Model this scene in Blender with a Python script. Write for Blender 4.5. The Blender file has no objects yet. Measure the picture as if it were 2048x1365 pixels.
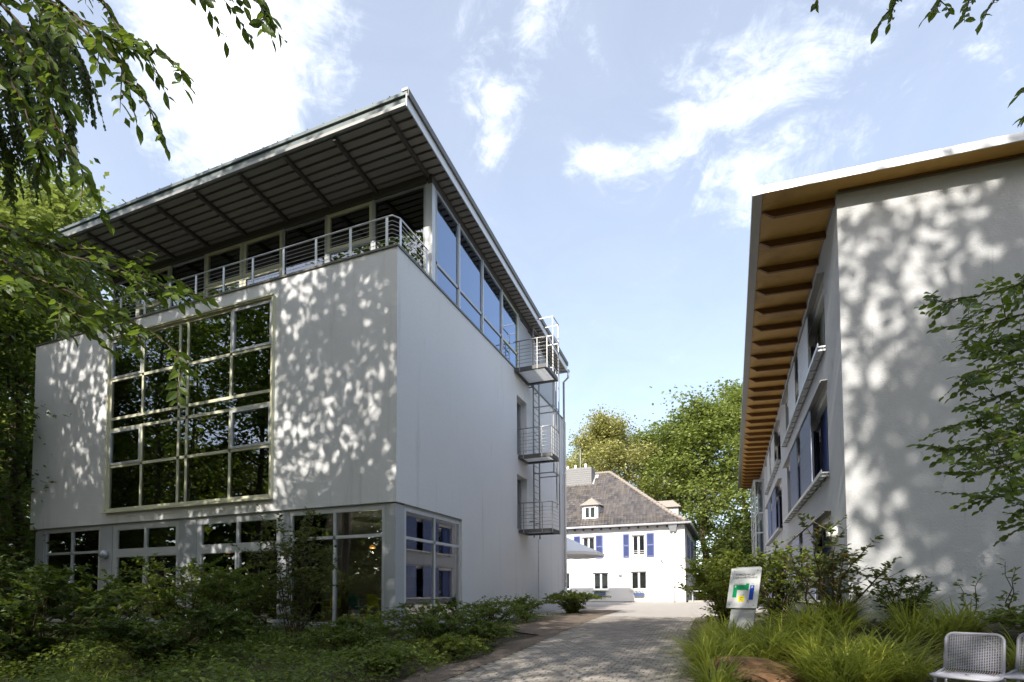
import bpy, bmesh, math, random
import numpy as np
from mathutils import Vector, Matrix, Euler
R_ = math.radians
sc = bpy.context.scene
col = sc.collection

# ------------------------------------------------------------------ camera
cd = bpy.data.cameras.new('camera'); cam = bpy.data.objects.new('camera', cd); col.objects.link(cam)
cd.sensor_fit = 'HORIZONTAL'; cd.sensor_width = 36.0; cd.lens = 1093.148/2048*36.0
cd.shift_y = (1141.076-682.5)/2048.0
cd.clip_start = 0.05; cd.clip_end = 2000
yaw, pitch, roll = R_(21.592759), R_(2.4970388), R_(-0.24849852)
cam.matrix_world = (Matrix.Translation((0, 0, 1.6)) @ Matrix.Rotation(yaw, 4, 'Z') @
                    Matrix.Rotation(math.pi/2+pitch, 4, 'X') @ Matrix.Rotation(roll, 4, 'Z'))
sc.camera = cam

# ------------------------------------------------------------------ light
SUN_EL, SUN_AZ = R_(38.5), R_(3.5)
to_sun = Vector((-math.sin(SUN_AZ)*math.cos(SUN_EL), -math.cos(SUN_AZ)*math.cos(SUN_EL), math.sin(SUN_EL)))
sd = bpy.data.lights.new('sun', 'SUN'); sd.energy = 3.6; sd.angle = R_(0.53); sd.color = (1.0, 0.94, 0.85)
so = bpy.data.objects.new('sun', sd); col.objects.link(so)
so.rotation_euler = to_sun.to_track_quat('Z', 'Y').to_euler(); so.location = to_sun*60

world = bpy.data.worlds.new('World'); sc.world = world; world.use_nodes = True
nt = world.node_tree; nt.nodes.clear()
def N(t, typ, **kw):
    n = t.nodes.new(typ)
    for k, v in kw.items():
        if k.startswith('i_'):
            n.inputs[k[2:].replace('_', ' ')].default_value = v
        else: setattr(n, k, v)
    return n
def L(t, a, b): t.links.new(a, b)
def MATH(t, op, a, b=None, c=None, clamp=False):
    n = t.nodes.new('ShaderNodeMath'); n.operation = op; n.use_clamp = clamp
    for i, x in enumerate((a, b, c)):
        if x is None: continue
        if isinstance(x, (int, float)): n.inputs[i].default_value = x
        else: t.links.new(x, n.inputs[i])
    return n.outputs[0]
def MIX(t, fac, a, b, typ='MIX'):
    n = t.nodes.new('ShaderNodeMix'); n.data_type = 'RGBA'; n.blend_type = typ
    for sock, x in ((n.inputs[0], fac), (n.inputs[6], a), (n.inputs[7], b)):
        if isinstance(x, (int, float)): sock.default_value = x
        elif isinstance(x, tuple): sock.default_value = (*x[:3], 1)
        else: t.links.new(x, sock)
    return n.outputs[2]
def SMOOTH(t, x, a, b):
    n = t.nodes.new('ShaderNodeMapRange'); n.interpolation_type = 'SMOOTHSTEP'
    t.links.new(x, n.inputs[0]); n.inputs[1].default_value = a; n.inputs[2].default_value = b
    return n.outputs[0]

sky = N(nt, 'ShaderNodeTexSky', sky_type='NISHITA', sun_disc=False, sun_elevation=SUN_EL, sun_rotation=math.pi+SUN_AZ,
        altitude=200, air_density=1.0, dust_density=2.2, ozone_density=1.0)
tc = N(nt, 'ShaderNodeTexCoord'); sep = N(nt, 'ShaderNodeSeparateXYZ'); L(nt, tc.outputs['Generated'], sep.inputs[0])
zz = MATH(nt, 'ADD', MATH(nt, 'MAXIMUM', sep.outputs[2], 0.0), 0.15)
cx = MATH(nt, 'DIVIDE', sep.outputs[0], zz); cyy = MATH(nt, 'DIVIDE', sep.outputs[1], zz)
cmb = N(nt, 'ShaderNodeCombineXYZ'); L(nt, cx, cmb.inputs[0]); L(nt, cyy, cmb.inputs[1])
def cnoise(scale, detail, rough, dist, off=(0, 0, 0)):
    m = N(nt, 'ShaderNodeMapping'); m.inputs['Location'].default_value = off; L(nt, cmb.outputs[0], m.inputs[0])
    n = N(nt, 'ShaderNodeTexNoise'); n.inputs['Scale'].default_value = scale; n.inputs['Detail'].default_value = detail
    n.inputs['Roughness'].default_value = rough; n.inputs['Distortion'].default_value = dist; L(nt, m.outputs[0], n.inputs['Vector'])
    return n.outputs['Fac']
n1 = cnoise(4.0, 7, 0.66, 0.9); n2 = cnoise(15, 5, 0.68, 0.6, (3, 1, 0))
nz = MATH(nt, 'ADD', MATH(nt, 'MULTIPLY', n1, 0.62), MATH(nt, 'MULTIPLY', n2, 0.38))
nz = MATH(nt, 'MULTIPLY', MATH(nt, 'SUBTRACT', nz, 0.5), 2.2)
blob = None
for bx, by, rx, ry, rot, amp in [(-.70, .575, .40, .18, 2.3, .95), (-.585, .60, .22, .13, 2.5, .55), (-.84, .67, .30, .15, 2.3, .62),
                            (-.26, .735, .20, .06, 2.3, .40), (-.35, .815, .22, .06, 1.9, .46),
                            (.05, .935, .30, .15, 2.85, .55), (-.09, .985, .28, .085, 0.1, .46), (.10, 1.09, .28, .22, 1.9, .42), (.34, .97, .4, .12, 2.6, .18)]:
    mp = N(nt, 'ShaderNodeMapping', vector_type='TEXTURE'); mp.inputs['Location'].default_value = (bx, by, 0); mp.inputs['Rotation'].default_value = (0, 0, rot)
    mp.inputs['Scale'].default_value = (rx, ry, 1); L(nt, cmb.outputs[0], mp.inputs[0])
    ln = N(nt, 'ShaderNodeVectorMath', operation='LENGTH'); L(nt, mp.outputs[0], ln.inputs[0])
    mr = N(nt, 'ShaderNodeMapRange', interpolation_type='SMOOTHSTEP'); L(nt, ln.outputs['Value'], mr.inputs[0]); mr.inputs[1].default_value = 0; mr.inputs[2].default_value = 1.3
    mr.inputs[3].default_value = amp; mr.inputs[4].default_value = 0
    blob = mr.outputs[0] if blob is None else MATH(nt, 'MAXIMUM', blob, mr.outputs[0])
dens = MATH(nt, 'ADD', nz, blob)
mask = MATH(nt, 'MULTIPLY', SMOOTH(nt, dens, 0.18, 1.15), SMOOTH(nt, sep.outputs[2], 0.02, 0.2))
thin = MATH(nt, 'ADD', MATH(nt, 'MULTIPLY', n1, 0.06), 0.13)
mask = MATH(nt, 'ADD', thin, MATH(nt, 'MULTIPLY', mask, 0.8))
skyc = MIX(nt, mask, MIX(nt, 1.0, sky.outputs[0], (1.0, 1.0, 1.0), 'MULTIPLY'), (9.5, 9.7, 10.0))
bg = N(nt, 'ShaderNodeBackground'); bg.inputs['Strength'].default_value = 0.13; L(nt, skyc, bg.inputs[0])
world.cycles.sampling_method = 'MANUAL'; world.cycles.sample_map_resolution = 512
wo = N(nt, 'ShaderNodeOutputWorld'); L(nt, bg.outputs[0], wo.inputs[0])

sc.view_settings.view_transform = 'Standard'; sc.view_settings.look = 'None'
sc.view_settings.exposure = 1.0; sc.view_settings.gamma = 1.0
sc.render.engine = 'CYCLES'
sc.cycles.max_bounces = 8; sc.cycles.transparent_max_bounces = 16; sc.cycles.diffuse_bounces = 4; sc.cycles.glossy_bounces = 4
sc.cycles.transmission_bounces = 6; sc.cycles.caustics_reflective = False; sc.cycles.caustics_refractive = False
sc.cycles.use_denoising = True; sc.cycles.use_adaptive_sampling = True; sc.cycles.adaptive_threshold = 0.02

# ------------------------------------------------------------------ materials
MATS = {}
def mat_base(name):
    m = bpy.data.materials.new(name); m.use_nodes = True
    t = m.node_tree; b = t.nodes['Principled BSDF']; MATS[name] = m
    return m, t, b
def wpos(t, scale=(1, 1, 1)):
    g = t.nodes.new('ShaderNodeNewGeometry'); mp = t.nodes.new('ShaderNodeMapping'); mp.inputs['Scale'].default_value = scale
    t.links.new(g.outputs['Position'], mp.inputs[0]); return mp.outputs[0]
def noise(t, scale, detail=4, rough=.55, sc3=(1, 1, 1), dist=0.0):
    n = t.nodes.new('ShaderNodeTexNoise'); n.inputs['Scale'].default_value = scale; n.inputs['Detail'].default_value = detail
    n.inputs['Roughness'].default_value = rough; n.inputs['Distortion'].default_value = dist
    t.links.new(wpos(t, sc3), n.inputs['Vector']); return n.outputs['Fac']
def bump(t, b, h, strength, dist=0.01):
    n = t.nodes.new('ShaderNodeBump'); n.inputs['Strength'].default_value = strength; n.inputs['Distance'].default_value = dist
    t.links.new(h, n.inputs['Height']); t.links.new(n.outputs[0], b.inputs['Normal'])
def plain(name, c, rough=.6, metal=0.0, var=.12, nscale=6, bumpy=0.0, bscale=60, sc3=(1, 1, 1)):
    m, t, b = mat_base(name)
    f = noise(t, nscale, 5, .6, sc3)
    L(t, MIX(t, f, tuple(x*(1-var) for x in c), tuple(min(1, x*(1+var)) for x in c)), b.inputs['Base Color'])
    b.inputs['Roughness'].default_value = rough; b.inputs['Metallic'].default_value = metal
    if bumpy: bump(t, b, noise(t, bscale, 3), bumpy)
    return m
def stucco(name, c, grain=110, amt=.35, dirt=(.55, .52, .48), dirty=.25):
    m, t, b = mat_base(name)
    big = noise(t, .7, 4, .6)
    base = MIX(t, big, tuple(x*.95 for x in c), tuple(x*1.03 for x in c))
    streak = SMOOTH(t, noise(t, 1.6, 5, .65, (1.6, 1.6, .12)), .56, .80)
    base = MIX(t, MATH(t, 'MULTIPLY', streak, dirty), base, dirt)
    st2 = SMOOTH(t, noise(t, 5.0, 4, .6, (1.3, 1.3, .07)), .62, .82)
    base = MIX(t, MATH(t, 'MULTIPLY', MATH(t, 'MULTIPLY', st2, SMOOTH(t, noise(t, .35, 2, .5), .40, .62)), dirty*1.3), base, tuple(x*.72 for x in dirt))
    fine = noise(t, grain*.5, 3, .7)
    base = MIX(t, MATH(t, 'MULTIPLY', SMOOTH(t, fine, .45, .75), .14), base, tuple(x*.6 for x in c))
    L(t, base, b.inputs['Base Color']); b.inputs['Roughness'].default_value = .95
    b.inputs['Specular IOR Level'].default_value = .15
    bump(t, b, noise(t, grain, 3, .7), amt, .012)
    return m
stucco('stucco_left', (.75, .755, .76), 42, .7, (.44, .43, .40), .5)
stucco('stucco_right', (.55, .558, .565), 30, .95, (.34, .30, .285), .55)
stucco('stucco_house', (.82, .81, .79), 80, .25, (.6, .58, .54), .10)
stucco('plinth_concrete', (.40, .385, .35), 60, .4, (.18, .2, .12), .5)
plain('grey_panel', (.40, .42, .44), .5, .0, .05, 3)
plain('frame_grey', (.46, .48, .50), .42, .25, .05, 5)
plain('frame_lightgrey', (.60, .62, .64), .4, .3, .05, 5)
plain('frame_cream', (.62, .61, .44), .45, 0, .06, 5)
plain('dark_metal', (.10, .10, .10), .5, .5, .15, 8)
plain('coping_metal', (.16, .155, .14), .5, .6, .2, 5)
plain('steel', (.62, .63, .64), .32, .85, .08, 10)
plain('galvanised', (.55, .57, .59), .4, .6, .15, 18)
plain('zinc', (.45, .48, .50), .42, .55, .14, 4)
plain('zinc_pale', (.72, .73, .74), .42, .35, .10, 4)
plain('soffit_grey', (.33, .32, .305), .6, .15, .10, 4, sc3=(.3, 1, 1))
plain('beam_dark', (.09, .085, .08), .55, .2, .12, 5)
plain('white_paint', (.80, .80, .79), .45, 0, .04, 4)
plain('white_canvas', (.85, .84, .82), .8, 0, .04, 6, .2, 200)
plain('roof_edge_zinc', (.17, .20, .20), .5, .35, .15, 3)
plain('rail_steel', (.34, .335, .33), .38, .8, .1, 10)
plain('chimney_slate', (.24, .235, .23), .8, 0, .25, 9)
plain('fascia_steel', (.33, .325, .31), .5, .4, .10, 2, sc3=(1, .5, 1))
plain('blue_paint', (.045, .075, .22), .5, 0, .10, 3)
plain('shutter_blue', (.11, .15, .37), .5, 0, .08, 3)
plain('blue_panel', (.10, .15, .33), .4, .1, .08, 3)
plain('white_panel', (.64, .66, .70), .4, .1, .05, 3)
plain('olive_frame', (.30, .31, .26), .5, 0, .06, 3)
plain('timber_frame', (.22, .10, .04), .6, 0, .2, 3, sc3=(6, 6, .4))
plain('interior_wall', (.17, .155, .135), .8, 0, .05, 2)
plain('interior_floor', (.14, .11, .08), .5, 0, .15, 2)
plain('interior_ceiling', (.34, .34, .33), .8, 0, .05, 2)
plain('translucent_board', (.85, .85, .84), .5, 0, .04, 3)
plain('yellow_plastic', (.72, .68, .02), .35, 0, .03, 3)
plain('teal_plastic', (.01, .36, .45), .35, 0, .03, 3)
plain('table_top', (.10, .09, .08), .4, 0, .05, 3)
plain('acrylic_white', (.66, .67, .66), .22, 0, .03, 5)
plain('sign_back', (.42, .43, .43), .45, .2, .06, 4)
plain('sign_green', (.0, .30, .10), .3, 0, .03, 5)
plain('sign_blue', (.01, .06, .42), .3, 0, .03, 5)
plain('sign_yellow', (.85, .72, .0), .3, 0, .03, 5)
plain('sign_red', (.55, .04, .03), .3, 0, .03, 5)
plain('sign_ink', (.10, .10, .11), .5, 0, .03, 5)
plain('wire_lilac', (.46, .455, .51), .4, .15, .06, 12)
plain('sandstone', (.19, .105, .055), .92, 0, .6, 6, 1.0, 14)
plain('rubber', (.03, .03, .03), .7)
plain('lamp_glass', (.85, .84, .80), .3)
plain('roof_ridge_tile', (.30, .26, .22), .8, 0, .25, 6)
plain('slate_grey', (.42, .42, .42), .75, 0, .22, 9)
plain('bark_grey', (.10, .085, .065), .95, 0, .4, 5, .8, 25, (1, 1, .25))
plain('bark_brown', (.07, .05, .035), .95, 0, .4, 6, .8, 30, (1, 1, .25))
plain('bark_birch', (.45, .42, .38), .8, 0, .4, 7, .4, 30, (.4, .4, 3))
plain('twig_brown', (.075, .05, .03), .85, 0, .3, 12)
plain('stem_tan', (.14, .10, .06), .85, 0, .3, 12)

def wood_mat():
    m, t, b = mat_base('ply_soffit')
    g = noise(t, 5, 6, .6, (1.2, 7, 7), .6); big = noise(t, .9, 4, .6)
    c = MIX(t, g, (.46, .25, .045), (.66, .40, .105))
    c = MIX(t, MATH(t, 'MULTIPLY', SMOOTH(t, big, .46, .7), .5), c, (.17, .085, .02))
    L(t, c, b.inputs['Base Color']); b.inputs['Roughness'].default_value = .55
    m, t, b = mat_base('rafter_wood')
    g = noise(t, 5, 6, .6, (1.0, 9, 9), .5)
    L(t, MIX(t, g, (.13, .058, .016), (.22, .105, .03)), b.inputs['Base Color']); b.inputs['Roughness'].default_value = .6
wood_mat()

def glass(name, tint=(.72, .76, .74), base=.05, boost=1.0, rough=0.0, gc=(.95, .97, 1)):
    m = bpy.data.materials.new(name); m.use_nodes = True; t = m.node_tree; t.nodes.clear(); MATS[name] = m
    fr = N(t, 'ShaderNodeFresnel'); fr.inputs[0].default_value = 1.52
    fac = MATH(t, 'ADD', MATH(t, 'MULTIPLY', fr.outputs[0], boost), base, clamp=True)
    tr = N(t, 'ShaderNodeBsdfTransparent'); tr.inputs[0].default_value = (*tint, 1)
    gl = N(t, 'ShaderNodeBsdfGlossy'); gl.inputs['Roughness'].default_value = rough; gl.inputs['Color'].default_value = (*gc, 1)
    bn = N(t, 'ShaderNodeBump'); bn.inputs['Strength'].default_value = .02; bn.inputs['Distance'].default_value = .02
    L(t, noise(t, 1.1, 2, .5), bn.inputs['Height']); L(t, bn.outputs[0], gl.inputs['Normal'])
    mx = N(t, 'ShaderNodeMixShader'); L(t, fac, mx.inputs[0]); L(t, tr.outputs[0], mx.inputs[1]); L(t, gl.outputs[0], mx.inputs[2])
    o = N(t, 'ShaderNodeOutputMaterial'); L(t, mx.outputs[0], o.inputs[0]); return m
glass('glass', (.84, .87, .86), .17, 1.3)
glass('glass_sky', (.22, .28, .36), .30, 1.3, gc=(.58, .74, 1.0))  # blue gloss colour puts a deeper sky reflection into the panes
glass('glass_house', (.5, .53, .52), .06, 1.0)

def leaf_mat(name, c1, c2, tr, trans=.35, rough=.5, spec=.35, big=.5):
    m = bpy.data.materials.new(name); m.use_nodes = True; t = m.node_tree; t.nodes.clear(); MATS[name] = m
    g = N(t, 'ShaderNodeNewGeometry'); f = MATH(t, 'ADD', MATH(t, 'MULTIPLY', g.outputs['Random Per Island'], .6),
                                               MATH(t, 'MULTIPLY', noise(t, big, 3, .6), .4))
    oi = N(t, 'ShaderNodeObjectInfo'); f = MATH(t, 'FRACT', MATH(t, 'ADD', f, MATH(t, 'MULTIPLY', oi.outputs['Random'], .97)))
    c = MIX(t, f, c1, c2)
    d = N(t, 'ShaderNodeBsdfPrincipled'); L(t, c, d.inputs['Base Color']); d.inputs['Roughness'].default_value = rough
    d.inputs['Specular IOR Level'].default_value = spec
    tl = N(t, 'ShaderNodeBsdfTranslucent'); L(t, MIX(t, f, tuple(x*.8 for x in tr), tr), tl.inputs[0])
    mx = N(t, 'ShaderNodeMixShader'); mx.inputs[0].default_value = trans; L(t, d.outputs[0], mx.inputs[1]); L(t, tl.outputs[0], mx.inputs[2])
    o = N(t, 'ShaderNodeOutputMaterial'); L(t, mx.outputs[0], o.inputs[0]); return m
leaf_mat('leaf_beech', (.048, .082, .012), (.095, .140, .022), (.24, .34, .035), .38)
leaf_mat('leaf_beech_near', (.050, .088, .010), (.095, .145, .018), (.22, .32, .03), .40, .45)
leaf_mat('leaf_oak', (.115, .155, .034), (.260, .300, .080), (.34, .42, .08), .35)
leaf_mat('leaf_birch', (.26, .28, .085), (.48, .45, .18), (.42, .42, .12), .35)
leaf_mat('leaf_dark', (.048, .075, .015), (.090, .130, .024), (.20, .28, .03), .3)
leaf_mat('leaf_shrub', (.075, .115, .020), (.170, .215, .044), (.32, .42, .05), .35)
leaf_mat('leaf_shrub_light', (.13, .18, .025), (.26, .30, .045), (.48, .55, .08), .4)
leaf_mat('leaf_bronze', (.065, .095, .026), (.140, .155, .044), (.24, .28, .05), .3)
leaf_mat('leaf_yellow', (0.405, 0.230, 0.027), (0.567, 0.378, 0.068), (.5, .36, .06), .4)
leaf_mat('leaf_ground', (.070, .108, .020), (.150, .195, .038), (.30, .40, .05), .35)
leaf_mat('grass_blade', (.15, .19, .022), (.36, .38, .06), (.55, .60, .09), .4, .45, .3, 1.2)
leaf_mat('grass_dry', (.26, .17, .08), (.36, .26, .14), (.3, .22, .12), .3)
leaf_mat('litter', (.14, .075, .035), (.30, .19, .10), (.2, .12, .05), .15, .9, .1)

def soil_mat():
    m, t, b = mat_base('soil')
    a = noise(t, 1.3, 6, .65); c = MIX(t, SMOOTH(t, a, .35, .65), (.055, .042, .028), (.11, .085, .058))
    gz = noise(t, .16, 4, .5); c = MIX(t, MATH(t, 'MULTIPLY', SMOOTH(t, gz, .45, .6), .7), c, (.035, .055, .018))
    c = MIX(t, SMOOTH(t, noise(t, 40, 3, .7), .5, .75), c, (.20, .145, .095))
    L(t, c, b.inputs['Base Color']); b.inputs['Roughness'].default_value = .97; bump(t, b, noise(t, 30, 5, .7), .9, .03)
    m, t, b = mat_base('bark_mulch')
    a = noise(t, 45, 4, .75, (1, 1.5, 1)); c = MIX(t, SMOOTH(t, a, .35, .7), (.11, .085, .063), (.27, .21, .16))
    c = MIX(t, MATH(t, 'MULTIPLY', SMOOTH(t, noise(t, 2, 4), .5, .7), .5), c, (.09, .07, .045))
    L(t, c, b.inputs['Base Color']); b.inputs['Roughness'].default_value = .95; bump(t, b, a, .9, .02)
    m, t, b = mat_base('courtyard_paving')
    g = t.nodes.new('ShaderNodeTexBrick'); g.inputs['Scale'].default_value = 1.0
    g.inputs['Brick Width'].default_value = .2; g.inputs['Row Height'].default_value = .165; g.inputs['Mortar Size'].default_value = .006
    g.inputs['Color1'].default_value = (.40, .37, .34, 1); g.inputs['Color2'].default_value = (.46, .43, .40, 1); g.inputs['Mortar'].default_value = (.22, .2, .17, 1)
    L(t, wpos(t), g.inputs['Vector'])
    c = MIX(t, MATH(t, 'MULTIPLY', noise(t, .9, 5), .4), g.outputs['Color'], (.36, .33, .29))
    L(t, c, b.inputs['Base Color']); b.inputs['Roughness'].default_value = .9; bump(t, b, noise(t, 90, 3), .3)
    m, t, b = mat_base('joint_sand')
    c = MIX(t, SMOOTH(t, noise(t, 3.5, 5, .7), .46, .62), (.21, .185, .15), (.16, .185, .08))
    L(t, c, b.inputs['Base Color']); b.inputs['Roughness'].default_value = .97; bump(t, b, noise(t, 90, 3), .6)
    m, t, b = mat_base('paver_concrete')
    g = t.nodes.new('ShaderNodeNewGeometry'); oi = t.nodes.new('ShaderNodeObjectInfo')
    f = MATH(t, 'FRACT', MATH(t, 'ADD', g.outputs['Random Per Island'], oi.outputs['Random']))
    c = MIX(t, f, (.25, .222, .19), (.35, .315, .275))
    c = MIX(t, MATH(t, 'MULTIPLY', SMOOTH(t, noise(t, .8, 5, .65), .42, .7), .45), c, (.17, .155, .13))
    c = MIX(t, MATH(t, 'MULTIPLY', SMOOTH(t, noise(t, 60, 3, .7), .5, .8), .5), c, (.36, .33, .29))
    L(t, c, b.inputs['Base Color']); b.inputs['Roughness'].default_value = .92; bump(t, b, noise(t, 140, 3, .7), .45, .006)
    m, t, b = mat_base('roof_tile')
    g = t.nodes.new('ShaderNodeNewGeometry')
    c = MIX(t, g.outputs['Random Per Island'], (.058, .052, .050), (.135, .12, .112))
    c = MIX(t, MATH(t, 'MULTIPLY', SMOOTH(t, noise(t, 1.1, 5, .65), .42, .7), .5), c, (.21, .17, .125))
    L(t, c, b.inputs['Base Color']); b.inputs['Roughness'].default_value = .38; b.inputs['Specular IOR Level'].default_value = .6
    m, t, b = mat_base('curtain_teal')
    w = t.nodes.new('ShaderNodeTexWave'); w.wave_type = 'BANDS'; w.bands_direction = 'Z'; w.inputs['Scale'].default_value = 1.6; w.inputs['Distortion'].default_value = 1.5
    L(t, wpos(t), w.inputs['Vector'])
    L(t, MIX(t, w.outputs['Fac'], (.02, .05, .06), (.16, .30, .32)), b.inputs['Base Color']); b.inputs['Roughness'].default_value = .8
    m, t, b = mat_base('curtain_tan')
    L(t, MIX(t, noise(t, 3, 3), (.40, .33, .22), (.52, .45, .33)), b.inputs['Base Color']); b.inputs['Roughness'].default_value = .8
    m, t, b = mat_base('curtain_white')
    L(t, MIX(t, noise(t, 3, 3), (.60, .60, .56), (.74, .73, .70)), b.inputs['Base Color']); b.inputs['Roughness'].default_value = .8
soil_mat()
_m = MATS['translucent_board']; _t = _m.node_tree; _o = _t.nodes['Material Output']; _tl = N(_t, 'ShaderNodeBsdfTranslucent'); _tl.inputs[0].default_value = (.85, .86, .86, 1)
_x = N(_t, 'ShaderNodeMixShader'); _x.inputs[0].default_value = .6; L(_t, _t.nodes['Principled BSDF'].outputs[0], _x.inputs[1]); L(_t, _tl.outputs[0], _x.inputs[2]); L(_t, _x.outputs[0], _o.inputs[0])
def perf_mat(name, c, dark):
    m, t, b = mat_base(name)
    v = t.nodes.new('ShaderNodeTexVoronoi'); v.inputs['Scale'].default_value = 9.0; v.inputs['Randomness'].default_value = 0.0
    L(t, wpos(t, (0.0001, 1, 1)), v.inputs['Vector'])
    h = SMOOTH(t, v.outputs['Distance'], .16, .22)
    L(t, MIX(t, h, dark, c), b.inputs['Base Color']); b.inputs['Roughness'].default_value = .4
perf_mat('perforated_blue', (.11, .16, .34), (.03, .04, .10)); perf_mat('perforated_white', (.68, .70, .73), (.22, .23, .26))

# ------------------------------------------------------------------ helpers
WORIG = {}
class MB:
    def __init__(s): s.V = []; s.F = []
    def add(s, vs, fs):
        o = len(s.V); s.V.extend([tuple(map(float, v)) for v in vs]); s.F.extend([[i+o for i in f] for f in fs]); return s
    def box(s, x0, x1, y0, y1, z0, z1):
        return s.add([(x0, y0, z0), (x1, y0, z0), (x1, y1, z0), (x0, y1, z0), (x0, y0, z1), (x1, y0, z1), (x1, y1, z1), (x0, y1, z1)],
                     [(0, 3, 2, 1), (4, 5, 6, 7), (0, 1, 5, 4), (1, 2, 6, 5), (2, 3, 7, 6), (3, 0, 4, 7)])
    def hexa(s, p):
        return s.add(p, [(0, 3, 2, 1), (4, 5, 6, 7), (0, 1, 5, 4), (1, 2, 6, 5), (2, 3, 7, 6), (3, 0, 4, 7)])
    def bar(s, a, b, w, h, up=(0, 0, 1)):
        a, b = Vector(a), Vector(b); d = (b-a).normalized(); u = Vector(up); sd_ = d.cross(u)
        if sd_.length < 1e-4: sd_ = d.cross(Vector((1, 0, 0)))
        sd_.normalize(); u = sd_.cross(d); sd_ *= w/2; u *= h/2
        return s.hexa([a-sd_-u, a+sd_-u, b+sd_-u, b-sd_-u, a-sd_+u, a+sd_+u, b+sd_+u, b-sd_+u])
    def tube(s, pts, r, n=6, cap=True):
        pts = [Vector(p) for p in pts]; rs = r if isinstance(r, (list, tuple)) else [r]*len(pts); o = len(s.V)
        ref = Vector((0, 0, 1)); prev = None
        for i, p in enumerate(pts):
            d = (pts[min(i+1, len(pts)-1)]-pts[max(i-1, 0)]).normalized()
            if prev is None:
                a = d.cross(ref)
                if a.length < .1: a = d.cross(Vector((1, 0, 0)))
            else: a = prev - d*prev.dot(d)
            a.normalize(); prev = a; b = d.cross(a)
            for k in range(n):
                an = 2*math.pi*k/n; q = p+(a*math.cos(an)+b*math.sin(an))*rs[i]; s.V.append(tuple(q))
        for i in range(len(pts)-1):
            for k in range(n):
                s.F.append([o+i*n+k, o+i*n+(k+1) % n, o+(i+1)*n+(k+1) % n, o+(i+1)*n+k])
        if cap: s.F.append([o+k for k in range(n)][::-1]); s.F.append([o+(len(pts)-1)*n+k for k in range(n)])
        return s
    def disc(s, c, r, h, n=16, axis='Z'):
        c = Vector(c); e = {'X': Vector((1, 0, 0)), 'Y': Vector((0, 1, 0)), 'Z': Vector((0, 0, 1))}[axis]
        return s.tube([c, c+e*h], r, n)
    def lathe(s, c, prof, n=16, axis='Z'):
        c = Vector(c); e = {'X': Vector((1, 0, 0)), 'Y': Vector((0, 1, 0)), 'Z': Vector((0, 0, 1))}[axis]
        return s.tube([c+e*h for h, r in prof], [max(r, .0005) for h, r in prof], n)
    def build(s, name, mat, parent=None, smooth=False, kind=None, label=None, fix=True):
        me = bpy.data.meshes.new(name); org = Vector(WORIG.get(parent.name, (0, 0, 0))) if parent else Vector((0, 0, 0))
        me.from_pydata([(v[0]-org.x, v[1]-org.y, v[2]-org.z) for v in s.V], [], s.F)
        if fix:
            bm = bmesh.new(); bm.from_mesh(me); bmesh.ops.recalc_face_normals(bm, faces=bm.faces); bm.to_mesh(me); bm.free()
        me.materials.append(MATS[mat] if isinstance(mat, str) else mat)
        if smooth: me.polygons.foreach_set('use_smooth', [True]*len(me.polygons))
        o = bpy.data.objects.new(name, me); col.objects.link(o)
        if parent: o.parent = parent; WORIG[o.name] = tuple(org)
        if kind: o['kind'] = kind
        if label: o['label'] = label
        return o
def thing(name, label, cat, loc, group=None):
    o = bpy.data.objects.new(name, None); col.objects.link(o); o.location = loc; o.empty_display_size = .2
    o['label'] = label; o['category'] = cat; WORIG[o.name] = tuple(loc)
    if group: o['group'] = group
    return o
def tag(o, label=None, cat=None, group=None, kind=None):
    for k, v in (('label', label), ('category', cat), ('group', group), ('kind', kind)):
        if v: o[k] = v
    return o
def copy_tree(o, parent=None):
    c = o.copy(); col.objects.link(c); c.parent = parent
    for ch in [x for x in o.children]:
        copy_tree(ch, c)
    return c
def bx(name, mat, parent, *a, **k): return MB().box(*a).build(name, mat, parent, **k)
def wall_grid(axis, c0, c1, u0, u1, v0, v1, holes, top=None):
    us = sorted({u0, u1, *[h[0] for h in holes], *[h[1] for h in holes]}); vs = sorted({v0, v1, *[h[2] for h in holes], *[h[3] for h in holes]})
    us = [u for u in us if u0 <= u <= u1]; vs = [v for v in vs if v0 <= v <= v1]
    def solid(i, j):
        if i < 0 or j < 0 or i >= len(us)-1 or j >= len(vs)-1: return False
        a = (us[i]+us[i+1])/2; b = (vs[j]+vs[j+1])/2
        return not any(h[0] < a < h[1] and h[2] < b < h[3] for h in holes)
    m = MB(); idx = {}
    def P(i, j, k):
        key = (i, j, k)
        if key not in idx:
            z = vs[j]
            if top and j == len(vs)-1: z = top(us[i])
            c = (c0, c1)[k]; idx[key] = len(m.V)
            m.V.append((us[i], c, z) if axis == 'Y' else (c, us[i], z))
        return idx[key]
    for i in range(len(us)-1):
        for j in range(len(vs)-1):
            if not solid(i, j): continue
            m.F.append([P(i, j, 0), P(i+1, j, 0), P(i+1, j+1, 0), P(i, j+1, 0)]); m.F.append([P(i, j+1, 1), P(i+1, j+1, 1), P(i+1, j, 1), P(i, j, 1)])
            if not solid(i-1, j): m.F.append([P(i, j, 0), P(i, j+1, 0), P(i, j+1, 1), P(i, j, 1)])
            if not solid(i+1, j): m.F.append([P(i+1, j+1, 0), P(i+1, j, 0), P(i+1, j, 1), P(i+1, j+1, 1)])
            if not solid(i, j-1): m.F.append([P(i+1, j, 0), P(i, j, 0), P(i, j, 1), P(i+1, j, 1)])
            if not solid(i, j+1): m.F.append([P(i, j+1, 0), P(i+1, j+1, 0), P(i+1, j+1, 1), P(i, j+1, 1)])
    return m
def pbox(m, axis, c0, c1, u0, u1, v0, v1):
    return m.box(u0, u1, c0, c1, v0, v1) if axis == 'Y' else m.box(c0, c1, u0, u1, v0, v1)
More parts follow.
